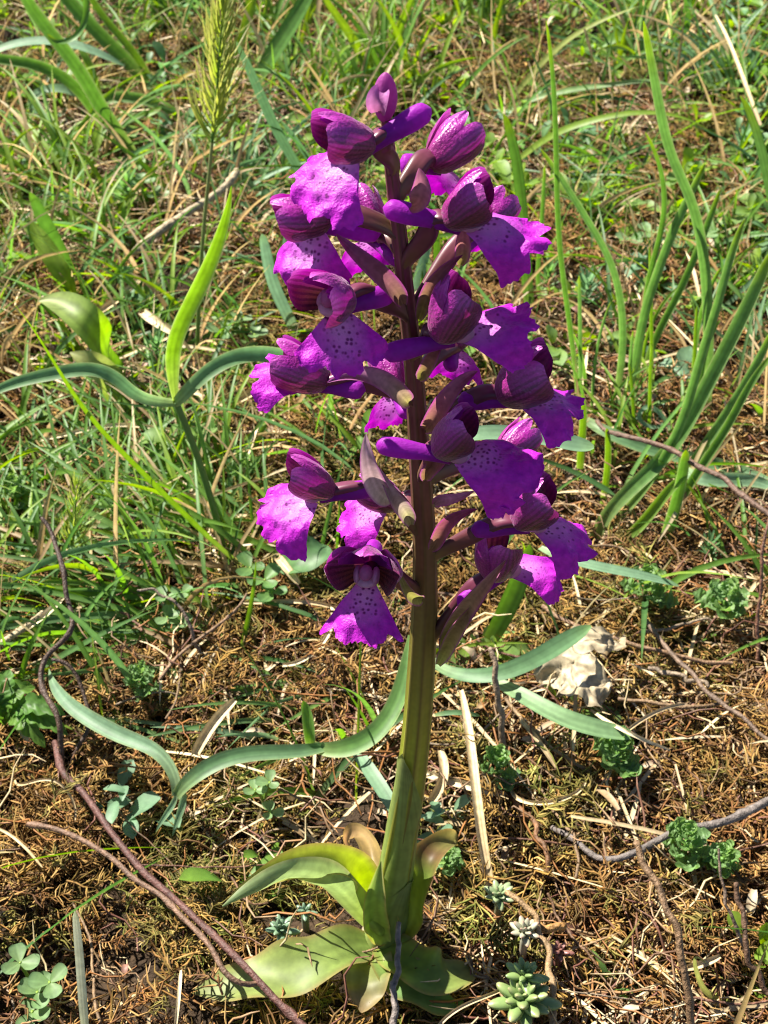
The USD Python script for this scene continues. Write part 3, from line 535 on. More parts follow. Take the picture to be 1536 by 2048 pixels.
# ================================================================ single blades and leaves one can point to
def stand(pts, lean=0.0, zbase=-.002):
    """A blade rising from the ground at the first pixel; it stays near the upright plane through its foot, leaning away by lean metres."""
    p0 = G(pts[0][0], pts[0][1], zbase); n = len(pts)
    return [p0] + [V(px, py, p0[1] + lean * (i / (n - 1)) ** 1.3) for i, (px, py) in enumerate(pts[1:], 1)]
def lie(pts): return [G(*p) for p in pts]
def gcol(c, tip=None, base=None):
    base = base or mixc(c, (.30, .33, .12), .35); tip = tip or mixc(c, YGREEN, .25)
    return ((0, base), (.25, c), (.88, c), (1, tip))
def blade(name, label, cat, P, wpx, shape=BLADE, color=GLAUC, mat='waxy_leaf', group=None, **k):
    P = [np.asarray(p) for p in P]; w = .88 * wpx * mpp(P[len(P) // 2])
    return obj(name, ribbon(P, w, shape, color=color if isinstance(color[0], tuple) else gcol(color), n=k.pop('n', 40), m=k.pop('m', 13), cup=k.pop('cup', .16), **k), mat, None, label=label, cat=cat, group=group)

# the clump of round-tipped leaves at the right: each leaf is a part of its clump
CH = gcol(mixc(GREEN, GLAUC, .35), YGREEN); CHD = gcol(mixc(GREEN, DKGREEN, .35), YGREEN); CHY = gcol(mixc(GREEN, YGREEN, .35))
def leafpart(parent, P, wpx, color=CH, shape=CHIVE, mat='leaf', label=None, **k):
    P = [np.asarray(p) for p in P]; w = (.74 if shape is CHIVE else .84) * wpx * mpp(P[len(P) // 2])
    return obj('leaf', ribbon(P, w, shape, color=color, n=44, m=13, cup=k.pop('cup', .30), edge=k.pop('edge', mixc(color[1][1], (.40, .45, .20), .6)), **k), mat, parent, label=label)  # pale edge: translucent margin plus a sunlit rim painted into the colour
c1 = thing('wild_onion_clump', 'tall clump of narrow round-tipped green leaves behind the flower on the right', 'wild onion')
leafpart(c1, stand([(1410, 860), (1416, 720), (1414, 610), (1404, 500), (1380, 400), (1342, 310), (1312, 180), (1290, 60), (1287, 42)]), 33, CH, label='tallest leaf with a yellow fleck')
leafpart(c1, stand([(1235, 830), (1262, 760), (1286, 640), (1324, 520), (1345, 465), (1375, 400), (1409, 328)]), 26, CH)
leafpart(c1, stand([(1290, 770), (1310, 680), (1350, 600), (1390, 512), (1440, 380)], .01), 20, CHD)
leafpart(c1, stand([(1268, 820), (1275, 740), (1286, 640), (1302, 540), (1320, 470), (1328, 390), (1318, 330), (1290, 264)]), 17, CHD)
leafpart(c1, stand([(1228, 830), (1238, 760), (1245, 680), (1240, 600), (1218, 520), (1180, 450), (1130, 370), (1081, 298)]), 22, CH)
leafpart(c1, stand([(1160, 840), (1148, 720), (1135, 620), (1122, 520), (1115, 420), (1112, 300), (1105, 150), (1092, 40)]), 16, CHD)
leafpart(c1, stand([(1085, 620), (1076, 560), (1082, 460), (1086, 400), (1090, 330)]), 13, CHD)
leafpart(c1, stand([(1292, 900), (1297, 860), (1300, 760), (1304, 686)]), 11, CHY)
leafpart(c1, stand([(1316, 705), (1368, 662), (1416, 618)], .01), 22, CHD)
leafpart(c1, stand([(1205, 1010), (1212, 960), (1216, 900), (1213, 856)]), 20, CHY)
leafpart(c1, stand([(1160, 960), (1162, 900), (1166, 840), (1164, 790)]), 22, CHY)
rc = np.random.default_rng(88)
for k in range(12):
    bx, by = rc.uniform(1120, 1420), rc.uniform(760, 900); hgt = rc.uniform(90, 330); dx = rc.normal(20, 45)
    leafpart(c1, stand([(bx, by), (bx + dx * .1, by - hgt * .35), (bx + dx * .4, by - hgt * .7), (bx + dx, by - hgt)], rc.normal(0, .006)), rc.uniform(8, 14), [CH, CHD, CHY][k % 3])
c2 = thing('wild_onion_clump', 'leaning sheaf of thick green leaves spreading to the right edge above the twig', 'wild onion')
leafpart(c2, stand([(1190, 1075), (1240, 1000), (1330, 910), (1398, 800), (1470, 660), (1545, 500)], .02), 42, CH)
leafpart(c2, stand([(1215, 1060), (1300, 960), (1360, 850), (1400, 720), (1440, 590), (1462, 510), (1490, 438)], .01), 26, CH)
leafpart(c2, stand([(1330, 1010), (1400, 905), (1470, 800), (1545, 660)], .01), 27, CH)
leafpart(c2, stand([(1340, 1060), (1385, 960), (1450, 860), (1500, 770), (1550, 705)], .01), 24, CHD)
leafpart(c2, stand([(1325, 1090), (1345, 1030), (1362, 960), (1372, 900)]), 34, CHD)
leafpart(c2, stand([(1230, 1090), (1290, 1040), (1330, 990), (1372, 950)]), 30, CHY)
leafpart(c2, lie([(1165, 835, .012), (1230, 872, .014), (1300, 898, .012), (1370, 915, .01), (1440, 930, .008), (1560, 975, .01)]), 34, gcol(GLAUC), shape=BLADE)
leafpart(c2, lie([(1360, 930, .012), (1420, 960, .014), (1480, 960, .012), (1560, 985, .01)]), 36, gcol(GLAUC2), shape=BLADE)
leafpart(c2, lie([(1340, 860, .006), (1318, 825, .012), (1290, 815, .014), (1278, 832, .012), (1292, 850, .010), (1325, 845, .01)]), 13, gcol(GLAUC2), cup=.2)
leafpart(c2, stand([(1360, 900), (1378, 850), (1395, 790), (1412, 700), (1440, 640)], .01), 15, CHD)
leafpart(c2, stand([(1395, 830), (1408, 770), (1425, 715)]), 15, CHD)
blade('onion_leaf', 'thick upright leaf with a rounded tip entering at the upper right edge', 'leaf', stand([(1590, 900), (1572, 640), (1552, 450), (1528, 330), (1497, 225), (1480, 192)]), 30, CHIVE, CH, cup=.45)
blade('onion_leaf', 'dark upright leaf just right of the top flowers, its tip tapering', 'leaf', stand([(1062, 650), (1052, 540), (1044, 430), (1036, 350), (1024, 285), (1007, 228)]), 28, CHIVE, CHD, cup=.4)
blade('onion_leaf', 'pale broad leaf lying level behind the right flowers, blunt tip to the right', 'leaf', [V(868, 905, .03), V(930, 872, .032), V(1010, 866, .034), (V(1100, 878, .036)), V(1188, 894, .037)], 46, [(0, .6), (.4, .9), (.85, 1), (.96, .7), (1, .2)], gcol(GLAUC2), face=(0, -.35, 1))
blade('onion_leaf', 'pointed blue-green leaf reaching right from under the lowest right lip', 'leaf', lie([(1080, 1095, .02), (1150, 1122, .021), (1250, 1144, .02), (1358, 1172, .016)]), 27, BLADE, gcol(GLAUC2), face=(0, -.2, 1))
blade('onion_leaf', 'curving blue-green leaf rising to the right from behind the stem', 'leaf', lie([(862, 1318, .016), (905, 1345, .018), (990, 1348, .022), (1080, 1312, .024), (1182, 1252, .026)]), 42, [(0, .5), (.35, .85), (.75, 1), (.92, .75), (1, .15)], gcol(GLAUC), face=(.1, -.4, .9))
blade('onion_leaf', 'wide pale leaf sloping down to the right beside the pale dead leaf', 'leaf', lie([(985, 1362, .018), (1060, 1400, .02), (1140, 1440, .02), (1210, 1460, .018), (1262, 1470, .016)]), 46, [(0, .5), (.3, .9), (.7, 1), (.93, .8), (1, .5)], gcol(mixc(GLAUC2, YGREEN, .25)), face=(0, -.25, 1))
blade('onion_leaf', 'bright green blade under the lowest right flower slanting to lower left', 'leaf', stand([(968, 1300), (995, 1255), (1020, 1205), (1046, 1140), (1060, 1090)]), 44, BLADE, gcol(GREEN))
blade('onion_leaf', 'narrow green leaf hidden behind the stem just right of the clasping leaf', 'leaf', lie([(870, 1430, .01), (920, 1425, .012), (960, 1432, .01)]), 12, BLADE, gcol(GLAUC))

# the glaucous plants at the left
p = thing('narrow_leaved_plant', 'three-leaved blue-green plant left of the flower, one leaf upright and two spread sideways', 'plant')
obj('stem', tube(stand([(455, 1130), (425, 1010), (390, 900), (352, 806)], -.004), [(0, .0010), (1, .0009)], n=16, color=((0, GREEN), (1, mixc(GREEN, GLAUC, .5)))), 'stalk', p)
q = V(350, 806, G(455, 1130)[1] - .004)
yq = q[1]
leafpart(p, [q, V(345, 750, yq), V(348, 690, yq), V(385, 600, yq + .002), V(430, 500, yq + .004), V(463, 372, yq + .006)], 42, gcol(mixc(GREEN, YGREEN, .3)), mat='leaf', face=(.45, -.75, .4), shape=[(0, .25), (.25, .95), (.5, 1), (.8, .7), (1, .05)], label='upright pointed leaf')
leafpart(p, [q, V(300, 800, yq - .004), V(262, 782, yq - .006), V(232, 757, yq - .006), V(200, 742, yq - .006), V(120, 745, yq - .007), V(50, 760, yq - .008), V(-40, 800, yq - .01)], 33, gcol(GLAUC), shape=BLADE, face=(0, -.75, .6))
leafpart(p, [q, V(375, 782, yq - .002), V(415, 745, yq), V(470, 715, yq + .004), V(530, 708, yq + .008), V(600, 722, yq + .012), V(660, 760, yq + .014)], 38, gcol(GLAUC), shape=BLADE, face=(0, -.75, .6))
p = thing('narrow_leaved_plant', 'blue-green plant low on the left with long drooping leaves meeting at a kink', 'plant')
leafpart(p, lie([(352, 1592, .014), (345, 1545, .018), (318, 1508, .020), (255, 1476, .020), (190, 1444, .020), (135, 1405, .019), (98, 1338, .017)]), 40, gcol(GLAUC2), shape=[(0, .5), (.2, .8), (.5, 1), (.8, .75), (1, .05)], face=(0, -.5, .85))
leafpart(p, lie([(352, 1592, .014), (378, 1562, .018), (435, 1525, .021), (510, 1507, .022), (585, 1503, .022), (650, 1493, .022)]), 40, gcol(GLAUC), shape=[(0, .6), (.3, 1), (.8, .85), (1, .6)], face=(0, -.5, .85))
leafpart(p, lie([(628, 1492, .021), (690, 1496, .024), (745, 1470, .027), (790, 1410, .031), (812, 1340, .036), (822, 1270, .040)]), 46, gcol(mixc(GREEN, GLAUC, .4)), shape=[(0, .5), (.3, 1), (.7, .9), (1, .3)], face=(-.3, -.6, .7))
leafpart(p, lie([(622, 1494, .021), (617, 1450, .027), (612, 1420, .030), (606, 1402, .032)]), 28, gcol(GREEN), shape=BLADE)
leafpart(p, lie([(352, 1592, .014), (340, 1618, .011), (322, 1645, .008), (312, 1664, .006)]), 15, gcol(GLAUC2), shape=GRASS)
leafpart(p, lie([(368, 1585, .014), (362, 1620, .010), (352, 1650, .007), (345, 1672, .005)]), 18, gcol(GLAUC2), shape=GRASS)
blade('onion_leaf', 'pale straight leaf slipping behind the clasping leaf from the upper left', 'leaf', lie([(805, 1650, .010), (765, 1580, .012), (735, 1535, .012), (700, 1480, .010)]), 34, BLADE, gcol(GLAUC2), face=(0, -.2, 1))

# the lush clump in the upper left corner
p = thing('wild_onion_clump', 'lush dark green clump in the upper left corner with arching leaves', 'wild onion')
leafpart(p, stand([(275, 325), (235, 265), (200, 212), (150, 130), (80, 40), (30, -60)], .0), 40, CHD)
leafpart(p, stand([(255, 300), (215, 235), (180, 175), (135, 110), (100, 60), (60, 0)], .01), 34, CH)
leafpart(p, stand([(225, 285), (200, 240), (140, 165), (70, 130), (0, 118), (-60, 100)], .0), 32, CHD, face=(0, -.8, .5))
leafpart(p, stand([(215, 235), (205, 205), (260, 195), (320, 210), (392, 250)], -.004), 30, CH, face=(0, -.8, .5))
leafpart(p, stand([(235, 270), (262, 240), (295, 228), (322, 215)]), 22, CHY)
leafpart(p, stand([(215, 230), (195, 185), (178, 130), (158, 95)], .01), 24, CHY)
leafpart(p, stand([(200, 230), (150, 185), (95, 178), (65, 200), (75, 230), (110, 236), (132, 215)], -.004), 26, gcol(GLAUC2), cup=.2)
p = thing('wild_onion_clump', 'pair of thick dark leaves slanting in from the top edge at the upper left', 'wild onion')
leafpart(p, stand([(300, 170), (250, 120), (190, 60), (140, 5), (90, -60)], .01), 40, CHD)
leafpart(p, stand([(302, 168), (270, 110), (220, 50), (175, -20)], .01), 22, CHY)
blade('onion_leaf', 'slender hooked leaf dangling from the top edge at the upper left', 'leaf', [V(160, -60, .33), V(172, 0, .33), V(170, 40, .33), V(150, 74, .328), (V(125, 84, .326)), V(95, 68, .325)], 15, CHIVE, CHD, cup=.3)
blade('onion_leaf', 'blue-grey arching leaf along the left edge near the top', 'leaf', lie([(-40, 120, .03), (30, 88, .035), (100, 82, .036), (170, 96, .034), (250, 132, .026)]), 26, BLADE, gcol(GLAUC2), face=(0, -.4, 1))
blade('onion_leaf', 'long blue-grey blade crossing down to the top left flower, tip at the top', 'leaf', stand([(640, 410), (612, 365), (585, 318), (552, 258), (510, 165), (470, 80)], -.01), 24, BLADE, gcol(GLAUC))
blade('onion_leaf', 'shorter blue-grey blade beside the top left flower', 'leaf', stand([(655, 372), (625, 330), (595, 285), (560, 240)], -.01), 14, BLADE, gcol(GLAUC))
blade('onion_leaf', 'broad dark blade crossing the top edge left of the flower tip', 'leaf', stand([(500, 190), (525, 140), (560, 85), (605, 10), (640, -60)], .0), 40, BLADE, CHD)
blade('onion_leaf', 'grey-green blade with a pale blunt tip left of the upper flowers', 'leaf', stand([(592, 670), (570, 620), (548, 570), (535, 520), (524, 468)], -.004), 28, CHIVE, gcol(GLAUC2))
blade('onion_leaf', 'small pale blade end left of the upper stem', 'leaf', stand([(575, 545), (571, 520), (570, 490), (571, 468)]), 12, CHIVE, gcol(GLAUC2))
blade('onion_leaf', 'pale blade right behind the upper stem, rising to the right', 'leaf', stand([(825, 640), (832, 590), (845, 530), (862, 490)]), 26, BLADE, gcol(GLAUC2))
blade('onion_leaf', 'green blade right behind the stem between bracts', 'leaf', stand([(880, 640), (876, 560), (874, 500), (872, 440)]), 18, BLADE, gcol(GREEN))
GB = [
 ('yellow-green grass blade arching above the flower tip from the top edge', [(760, 215), (742, 165), (712, 90), (672, 30), (640, -20)], 22, YGREEN, .0),
 ('bright upright grass blade right above the flower tip', [(822, 205), (815, 140), (800, 80), (770, 20), (735, -30)], 15, YGREEN, .0),
 ('bright grass blade left of the flower tip', [(700, 225), (718, 175), (732, 130), (748, 70)], 16, YGREEN, 0),
 ('long yellow-green grass blade bowing over the turf at the right of the top flowers', [(1010, 340), (1060, 300), (1110, 268), (1180, 242), (1300, 225), (1420, 262)], 17, YGREEN, -.02),
 ('pale grass blade bowing right across the upper turf', [(1000, 232), (1060, 200), (1140, 180), (1230, 168), (1290, 162), (1390, 210)], 14, mixc(YGREEN, GLAUC2, .5), -.02),
 ('long pale grass blade sloping up towards the upper right edge', [(1010, 215), (1080, 130), (1150, 70), (1230, 30), (1280, 12)], 15, mixc(YGREEN, STRAW, .3), -.02),
 ('grass blade rising steeply right of the top flowers towards the top', [(880, 225), (930, 170), (980, 120), (1060, 70)], 12, GREEN, -.01),
 ('dark broad leaf blade half lit at the left edge', [(150, 570), (118, 500), (88, 440), (60, 385)], 34, mixc(GREEN, DKGREEN, .4), 0),
 ('long thin grass stalk slanting across the left meadow', [(520, 1160), (440, 1095), (340, 1000), (250, 910), (170, 820), (90, 695), (30, 610)], 13, mixc(GREEN, YGREEN, .4), -.02),
 ('upright thin grass stalk below the outermost left lip', [(482, 1300), (498, 1230), (508, 1170), (512, 1120)], 12, mixc(GREEN, YGREEN, .3), 0),
 ('yellowed grass blade bending beside the feathery seed head', [(322, 212), (345, 175), (370, 152), (405, 145)], 15, (.36, .27, .05), 0),
 ('yellow-green upright blade by the upper seed head', [(460, 150), (478, 90), (495, 40), (510, -30)], 24, YGREEN, 0),
 ('straight green grass blade at the top edge left of centre', [(598, 110), (610, 60), (622, 0), (630, -40)], 10, YGREEN, 0),
 ('thin straight grass blade at the centre of the top edge', [(845, 90), (842, 40), (846, -20)], 8, GREEN, 0),
 ('bright grass blade near the top edge right of centre', [(985, 110), (990, 60), (1002, 10), (1010, -30)], 13, YGREEN, 0),
 ('bright pair of grass blades in the sward at the upper right, left one', [(1232, 160), (1240, 110), (1248, 70), (1256, 40)], 12, YGREEN, 0),
 ('dark grass blade in the sward at the upper right top edge', [(1370, 120), (1372, 60), (1376, 0), (1380, -40)], 20, mixc(GREEN, DKGREEN, .5), 0),
 ('fine grass blade rising past the right clump to the edge', [(1440, 620), (1475, 590), (1510, 555), (1550, 520)], 12, GLAUC2, 0),
 ('olive grass blade curling at the lower right corner', [(1470, 2010), (1420, 1990), (1395, 1950), (1392, 1915), (1415, 1930)], 14, (.22, .24, .08), .0),
 ('short curved blade crossing the dark twig low on the left', [(20, 1370), (90, 1330), (180, 1280), (260, 1240), (310, 1220)], 14, mixc(GREEN, GLAUC, .5), .0),
 ('blade with a bent tip in the grass left of the lower twig', [(115, 1190), (100, 1165), (80, 1150), (58, 1138)], 12, YGREEN, 0),
]
for lab, pts, w, c, ln in GB:
    blade('grass_shoot', lab, 'grass blade', stand(pts, ln), w, GRASS if w < 20 else BLADE, gcol(c), 'leaf', n=28, m=5)
blade('grass_stalk', 'out of focus whitish grass stalk standing in the lower left foreground', 'grass stalk', [G(172, 2075, .02), G(165, 1990, .032), G(158, 1900, .045), G(150, 1822, .058)], 22, CHIVE, gcol((.34, .36, .26)), n=20)

# broad leaves
def broad(label, P, wpx, c, name='broad_leaf', **k):
    P = [np.asarray(q) for q in P]
    return obj(name, ribbon(P, wpx * mpp(P[len(P) // 2]), [(0, .25), (.2, .8), (.5, 1), (.8, .75), (1, .06)], n=30, m=11, cup=k.pop('cup', .35), wave=k.pop('wave', .1), color=c, **k), 'leaf', None, label=label, cat='leaf')
broad('broad pale green leaf curling over at the left', lie([(245, 740, .004), (205, 690, .022), (170, 640, .034), (130, 610, .036), (78, 602, .034)]), 76, ((0, GREEN), (.5, mixc(GREEN, YGREEN, .6)), (1, (.24, .29, .10))), face=(.2, -.5, .8), rib=.2)
broad('second broad leaf lower down at the left, upright with a yellow edge', lie([(238, 830, .003), (225, 770, .014), (195, 735, .022), (140, 705, .026)]), 58, ((0, mixc(GREEN, YGREEN, .5)), (1, (.25, .27, .10))), face=(.3, -.6, .7))
broad('narrow yellow-green leaf with a pitted surface near the left edge', lie([(145, 600, .003), (120, 540, .016), (95, 500, .022), (60, 440, .03)]), 40, ((0, YGREEN), (1, YGREEN)))
broad('round lobed green leaf below the outermost left lip', lie([(560, 1125, .006), (590, 1115, .010), (620, 1105, .012), (650, 1090, .010)]), 80, ((0, mixc(GLAUC, GREEN, .5)), (1, GLAUC)), face=(0, -.5, 1))

# ================================================================ tufts of fine grass: every blade a part
def tuft(label, px, py, n, L, aim, spread, rise, w, cols, seed, foot=.010):
    r = np.random.default_rng(seed); t = thing('grass_tuft', label, 'grass tuft', None)
    c0 = G(px, py)
    for k in range(n):
        a = math.radians(aim + r.normal(0, spread)); l = L * r.uniform(.55, 1.15); up = np.clip(rise + r.normal(0, .18), .08, 1.3); d = np.array([math.cos(a), math.sin(a), 0])
        u = np.linspace(0, 1, 6)[:, None]; p0 = c0 + np.array([r.normal(0, foot), r.normal(0, foot), -.002])
        P = p0 + d * l * (1.15 - .5 * up) * u ** 1.25 + np.array([0, 0, 1]) * l * up * (u - .42 * u ** 2.3) + [0, 0, .002]
        P[:, 2] = np.maximum(P[:, 2], relief(P[:, 0], P[:, 1]) + .002)
        c = cols[r.integers(len(cols))]; c = mixc(c, YGREEN, r.uniform(0, .3))
        if r.random() < .12: c = mixc(STRAW, TAN, r.random())
        obj('grass_blade', ribbon(P, w * r.uniform(.7, 1.2), GRASS, n=14, m=3, cup=.35, face=(r.normal(0, .4), -.6, .7), twist=r.normal(0, .5), color=gcol(c)), 'leaf', t)
GS = [GREEN, mixc(GREEN, GLAUC, .5), mixc(GREEN, DKGREEN, .5), YGREEN]; GY = [YGREEN, mixc(GREEN, YGREEN, .6), GREEN]; GG = [GLAUC, GLAUC2, mixc(GLAUC, GREEN, .5)]
TUFTS = [
 ('fine upright grass tuft left of the lower left flower', 430, 1060, 40, .045, 120, 40, .8, .0012, GS),
 ('fine dark grass tuft between the left edge and the thin slanting stalk', 210, 1040, 44, .045, 110, 50, .65, .0013, GS),
 ('fine grass tuft behind the thin dead stems on the left', 180, 1230, 34, .042, 170, 35, .35, .0013, GS),
 ('fine grass tuft below the three-leaved plant', 300, 900, 36, .040, 100, 50, .7, .0012, GS),
 ('dense fine grass tuft sweeping up and left in the middle of the left meadow', 470, 1120, 44, .055, 140, 22, .55, .0016, GS),
 ('dark low grass tuft sprawling left below the small green spike', 330, 1230, 46, .060, 178, 14, .25, .0017, [mixc(GREEN, DKGREEN, .4), GREEN, GLAUC]),
 ('grass tuft at the left edge beside the small green spike', 60, 1130, 34, .042, 100, 35, .7, .0015, GS),
 ('grass tuft fanning out right of the three-leaved plant', 400, 960, 24, .045, 85, 30, .85, .0015, GS),
 ('dark grass tuft at the left edge below the arched blue-green leaf', 40, 960, 30, .040, 60, 50, .7, .0018, [DKGREEN, GREEN, mixc(GREEN, YGREEN, .5)]),
 ('yellow-green grass tuft at the left edge under the curled leaf', 110, 370, 36, .06, 110, 45, .75, .0020, GY),
 ('fresh grass tuft behind the flower tip at the top centre', 770, 205, 40, .070, 95, 40, .95, .0024, GY),
 ('grass tuft left of the top flowers against the litter', 610, 190, 26, .055, 80, 45, .8, .0021, GS),
 ('fresh grass tuft near the top edge left of centre', 560, 60, 30, .065, 95, 40, .9, .0024, GY),
 ('grass tuft in the sward at the upper right corner', 1440, 170, 32, .060, 100, 50, .7, .0021, GG),
 ('grass tuft near the top edge at the right', 1250, 130, 30, .060, 90, 40, .9, .0022, GS),
 ('grass tuft at the top edge right of the flower tip', 960, 60, 30, .065, 90, 45, .85, .0023, GS),
 ('short grass tuft sprouting among the stems of the right clump', 1300, 880, 24, .035, 95, 45, .8, .0014, GY),
 ('grass tuft left of the middle flowers under the seed head stalk', 300, 640, 28, .042, 100, 50, .8, .0015, GS),
 ('sparse grass tuft above the broad curling leaf', 170, 480, 26, .05, 100, 40, .8, .0018, GY),
 ('short pale grass tuft at the right edge beside the leaning sheaf', 1500, 760, 22, .045, 110, 45, .6, .0015, GG),
 ('small grass tuft in the litter low left above the long drooping leaf', 520, 1400, 22, .034, 200, 30, .3, .0013, GG),
 ('grass tuft far back at the upper left edge', 330, 40, 28, .065, 95, 45, .8, .0024, GS),
 ('grey-green grass tuft right of the seed head', 490, 380, 26, .05, 80, 45, .75, .0017, GG),
]
for i, t in enumerate(TUFTS): tuft(*t, seed=1200 + i)

# ================================================================ flowering grass heads
def seed_head(label, stem_pts, head, nsp, spl, spread, cs, seed, stemw):
    r = np.random.default_rng(seed); t = thing('grass_seed_head', label, 'grass seed head')
    obj('stem', tube(stem_pts + head[:1], [(0, stemw), (1, stemw * .7)], n=24, color=((0, GREEN), (1, mixc(GREEN, STRAW, .4)))), 'stalk', t)
    C = curve(head, 60); T = tangents(C)
    obj('axis', tube(head, [(0, stemw * .7), (1, stemw * .25)], n=16, sides=6, color=((0, GREEN), (1, YGREEN))), 'stalk', t)
    for k in range(nsp):
        f = k / nsp; i = int(f * 58); a = k * 2.4 + r.normal(0, .4); d = T[i]
        A = unit(np.cross(d, [.2, 1, .1])); Bq = np.cross(d, A); side = A * math.cos(a) + Bq * math.sin(a)
        L = spl * r.uniform(.8, 1.2) * (1 - .45 * f); e = unit(d + side * spread * (1.1 - .6 * f))
        b = C[i] + side * stemw * .6; c = mixc(cs[0], cs[1], r.random())
        sp = ribbon([b, b + e * L * .4 + side * L * .06, b + e * L * .75 + side * L * .04, b + (e + d * .2) * L * 1.1], L * .11, [(0, .4), (.3, 1), (.6, .8), (.85, .15), (1, .05)], n=8, m=5, cup=.9, face=side, color=((0, c), (1, mixc(c, STRAW, .45))))
        aw = ribbon([b + e * L * .5, b + e * L * 1.0 + side * L * .12, b + e * L * 1.5 + side * L * .3], L * .035, GRASS, n=6, m=3, face=side, color=((0, c), (1, mixc(c, STRAW, .5))))
        obj('spikelet', join([sp, aw]), 'leaf', t)
yb = G(395, 720)[1]
seed_head('tall feathery green grass seed head at the upper left', [G(395, 720, -.002), V(400, 560, yb), V(410, 430, yb), V(420, 330, yb)], [V(424, 285, yb), V(432, 200, yb + .002), V(440, 90, yb + .004), V(450, -30, yb + .006)], 84, .0145, .62, ((.15, .24, .035), (.24, .29, .055)), 41, .0008)
yb = G(128, 1150)[1]
seed_head('small bright green bristly grass spike at the left edge', [G(128, 1160, -.002), V(135, 1125, yb), V(138, 1110, yb)], [V(140, 1100, yb), V(148, 1050, yb), V(152, 1000, yb + .001), V(158, 960, yb + .001)], 70, .0065, .75, (YGREEN, mixc(GREEN, YGREEN, .7)), 42, .0007)

# ================================================================ twigs, sticks, straws
def twig(name, label, cat, P, wpx, c, tip=.6, mat='bark', group=None, lump=.35, knots=True, c2=None, seed=0, sides=9):
    P = [np.asarray(q) for q in P]; w = .70 * wpx * mpp(P[len(P) // 2]) / 2
    r = np.random.default_rng(seed + 77); n = 48
    C = curve(P, n); L = np.linalg.norm(np.diff(C, axis=0), axis=1).sum()
    C = C + (meshkit.noise(np.stack([np.linspace(0, 9, n), np.full(n, seed * 3.3), np.zeros(n)], -1))[:, None] - .5) * w * 2.4 * np.array([1, .4, .6])
    rad = np.interp(np.linspace(0, 1, n), [0, 1], [1, tip]) * w
    if knots:
        for q in r.random(max(2, int(L / .014))): rad *= 1 + .28 * np.exp(-((np.linspace(0, 1, n) - q) / .012) ** 2)
    m = tube(C, lambda u: np.interp(u, np.linspace(0, 1, n), rad), n=n, sides=sides, color=((0, c), (1, c2 or c)), lump=lump, seed=seed * 1.7)
    col = m[2] * (.42 + .75 * meshkit.noise(m[0] * 900 + seed))[:, None]
    return obj(name, (m[0], m[1], col), mat, None, label=label, cat=cat, group=group)
DK = (.060, .034, .022); RB = (.105, .046, .036)
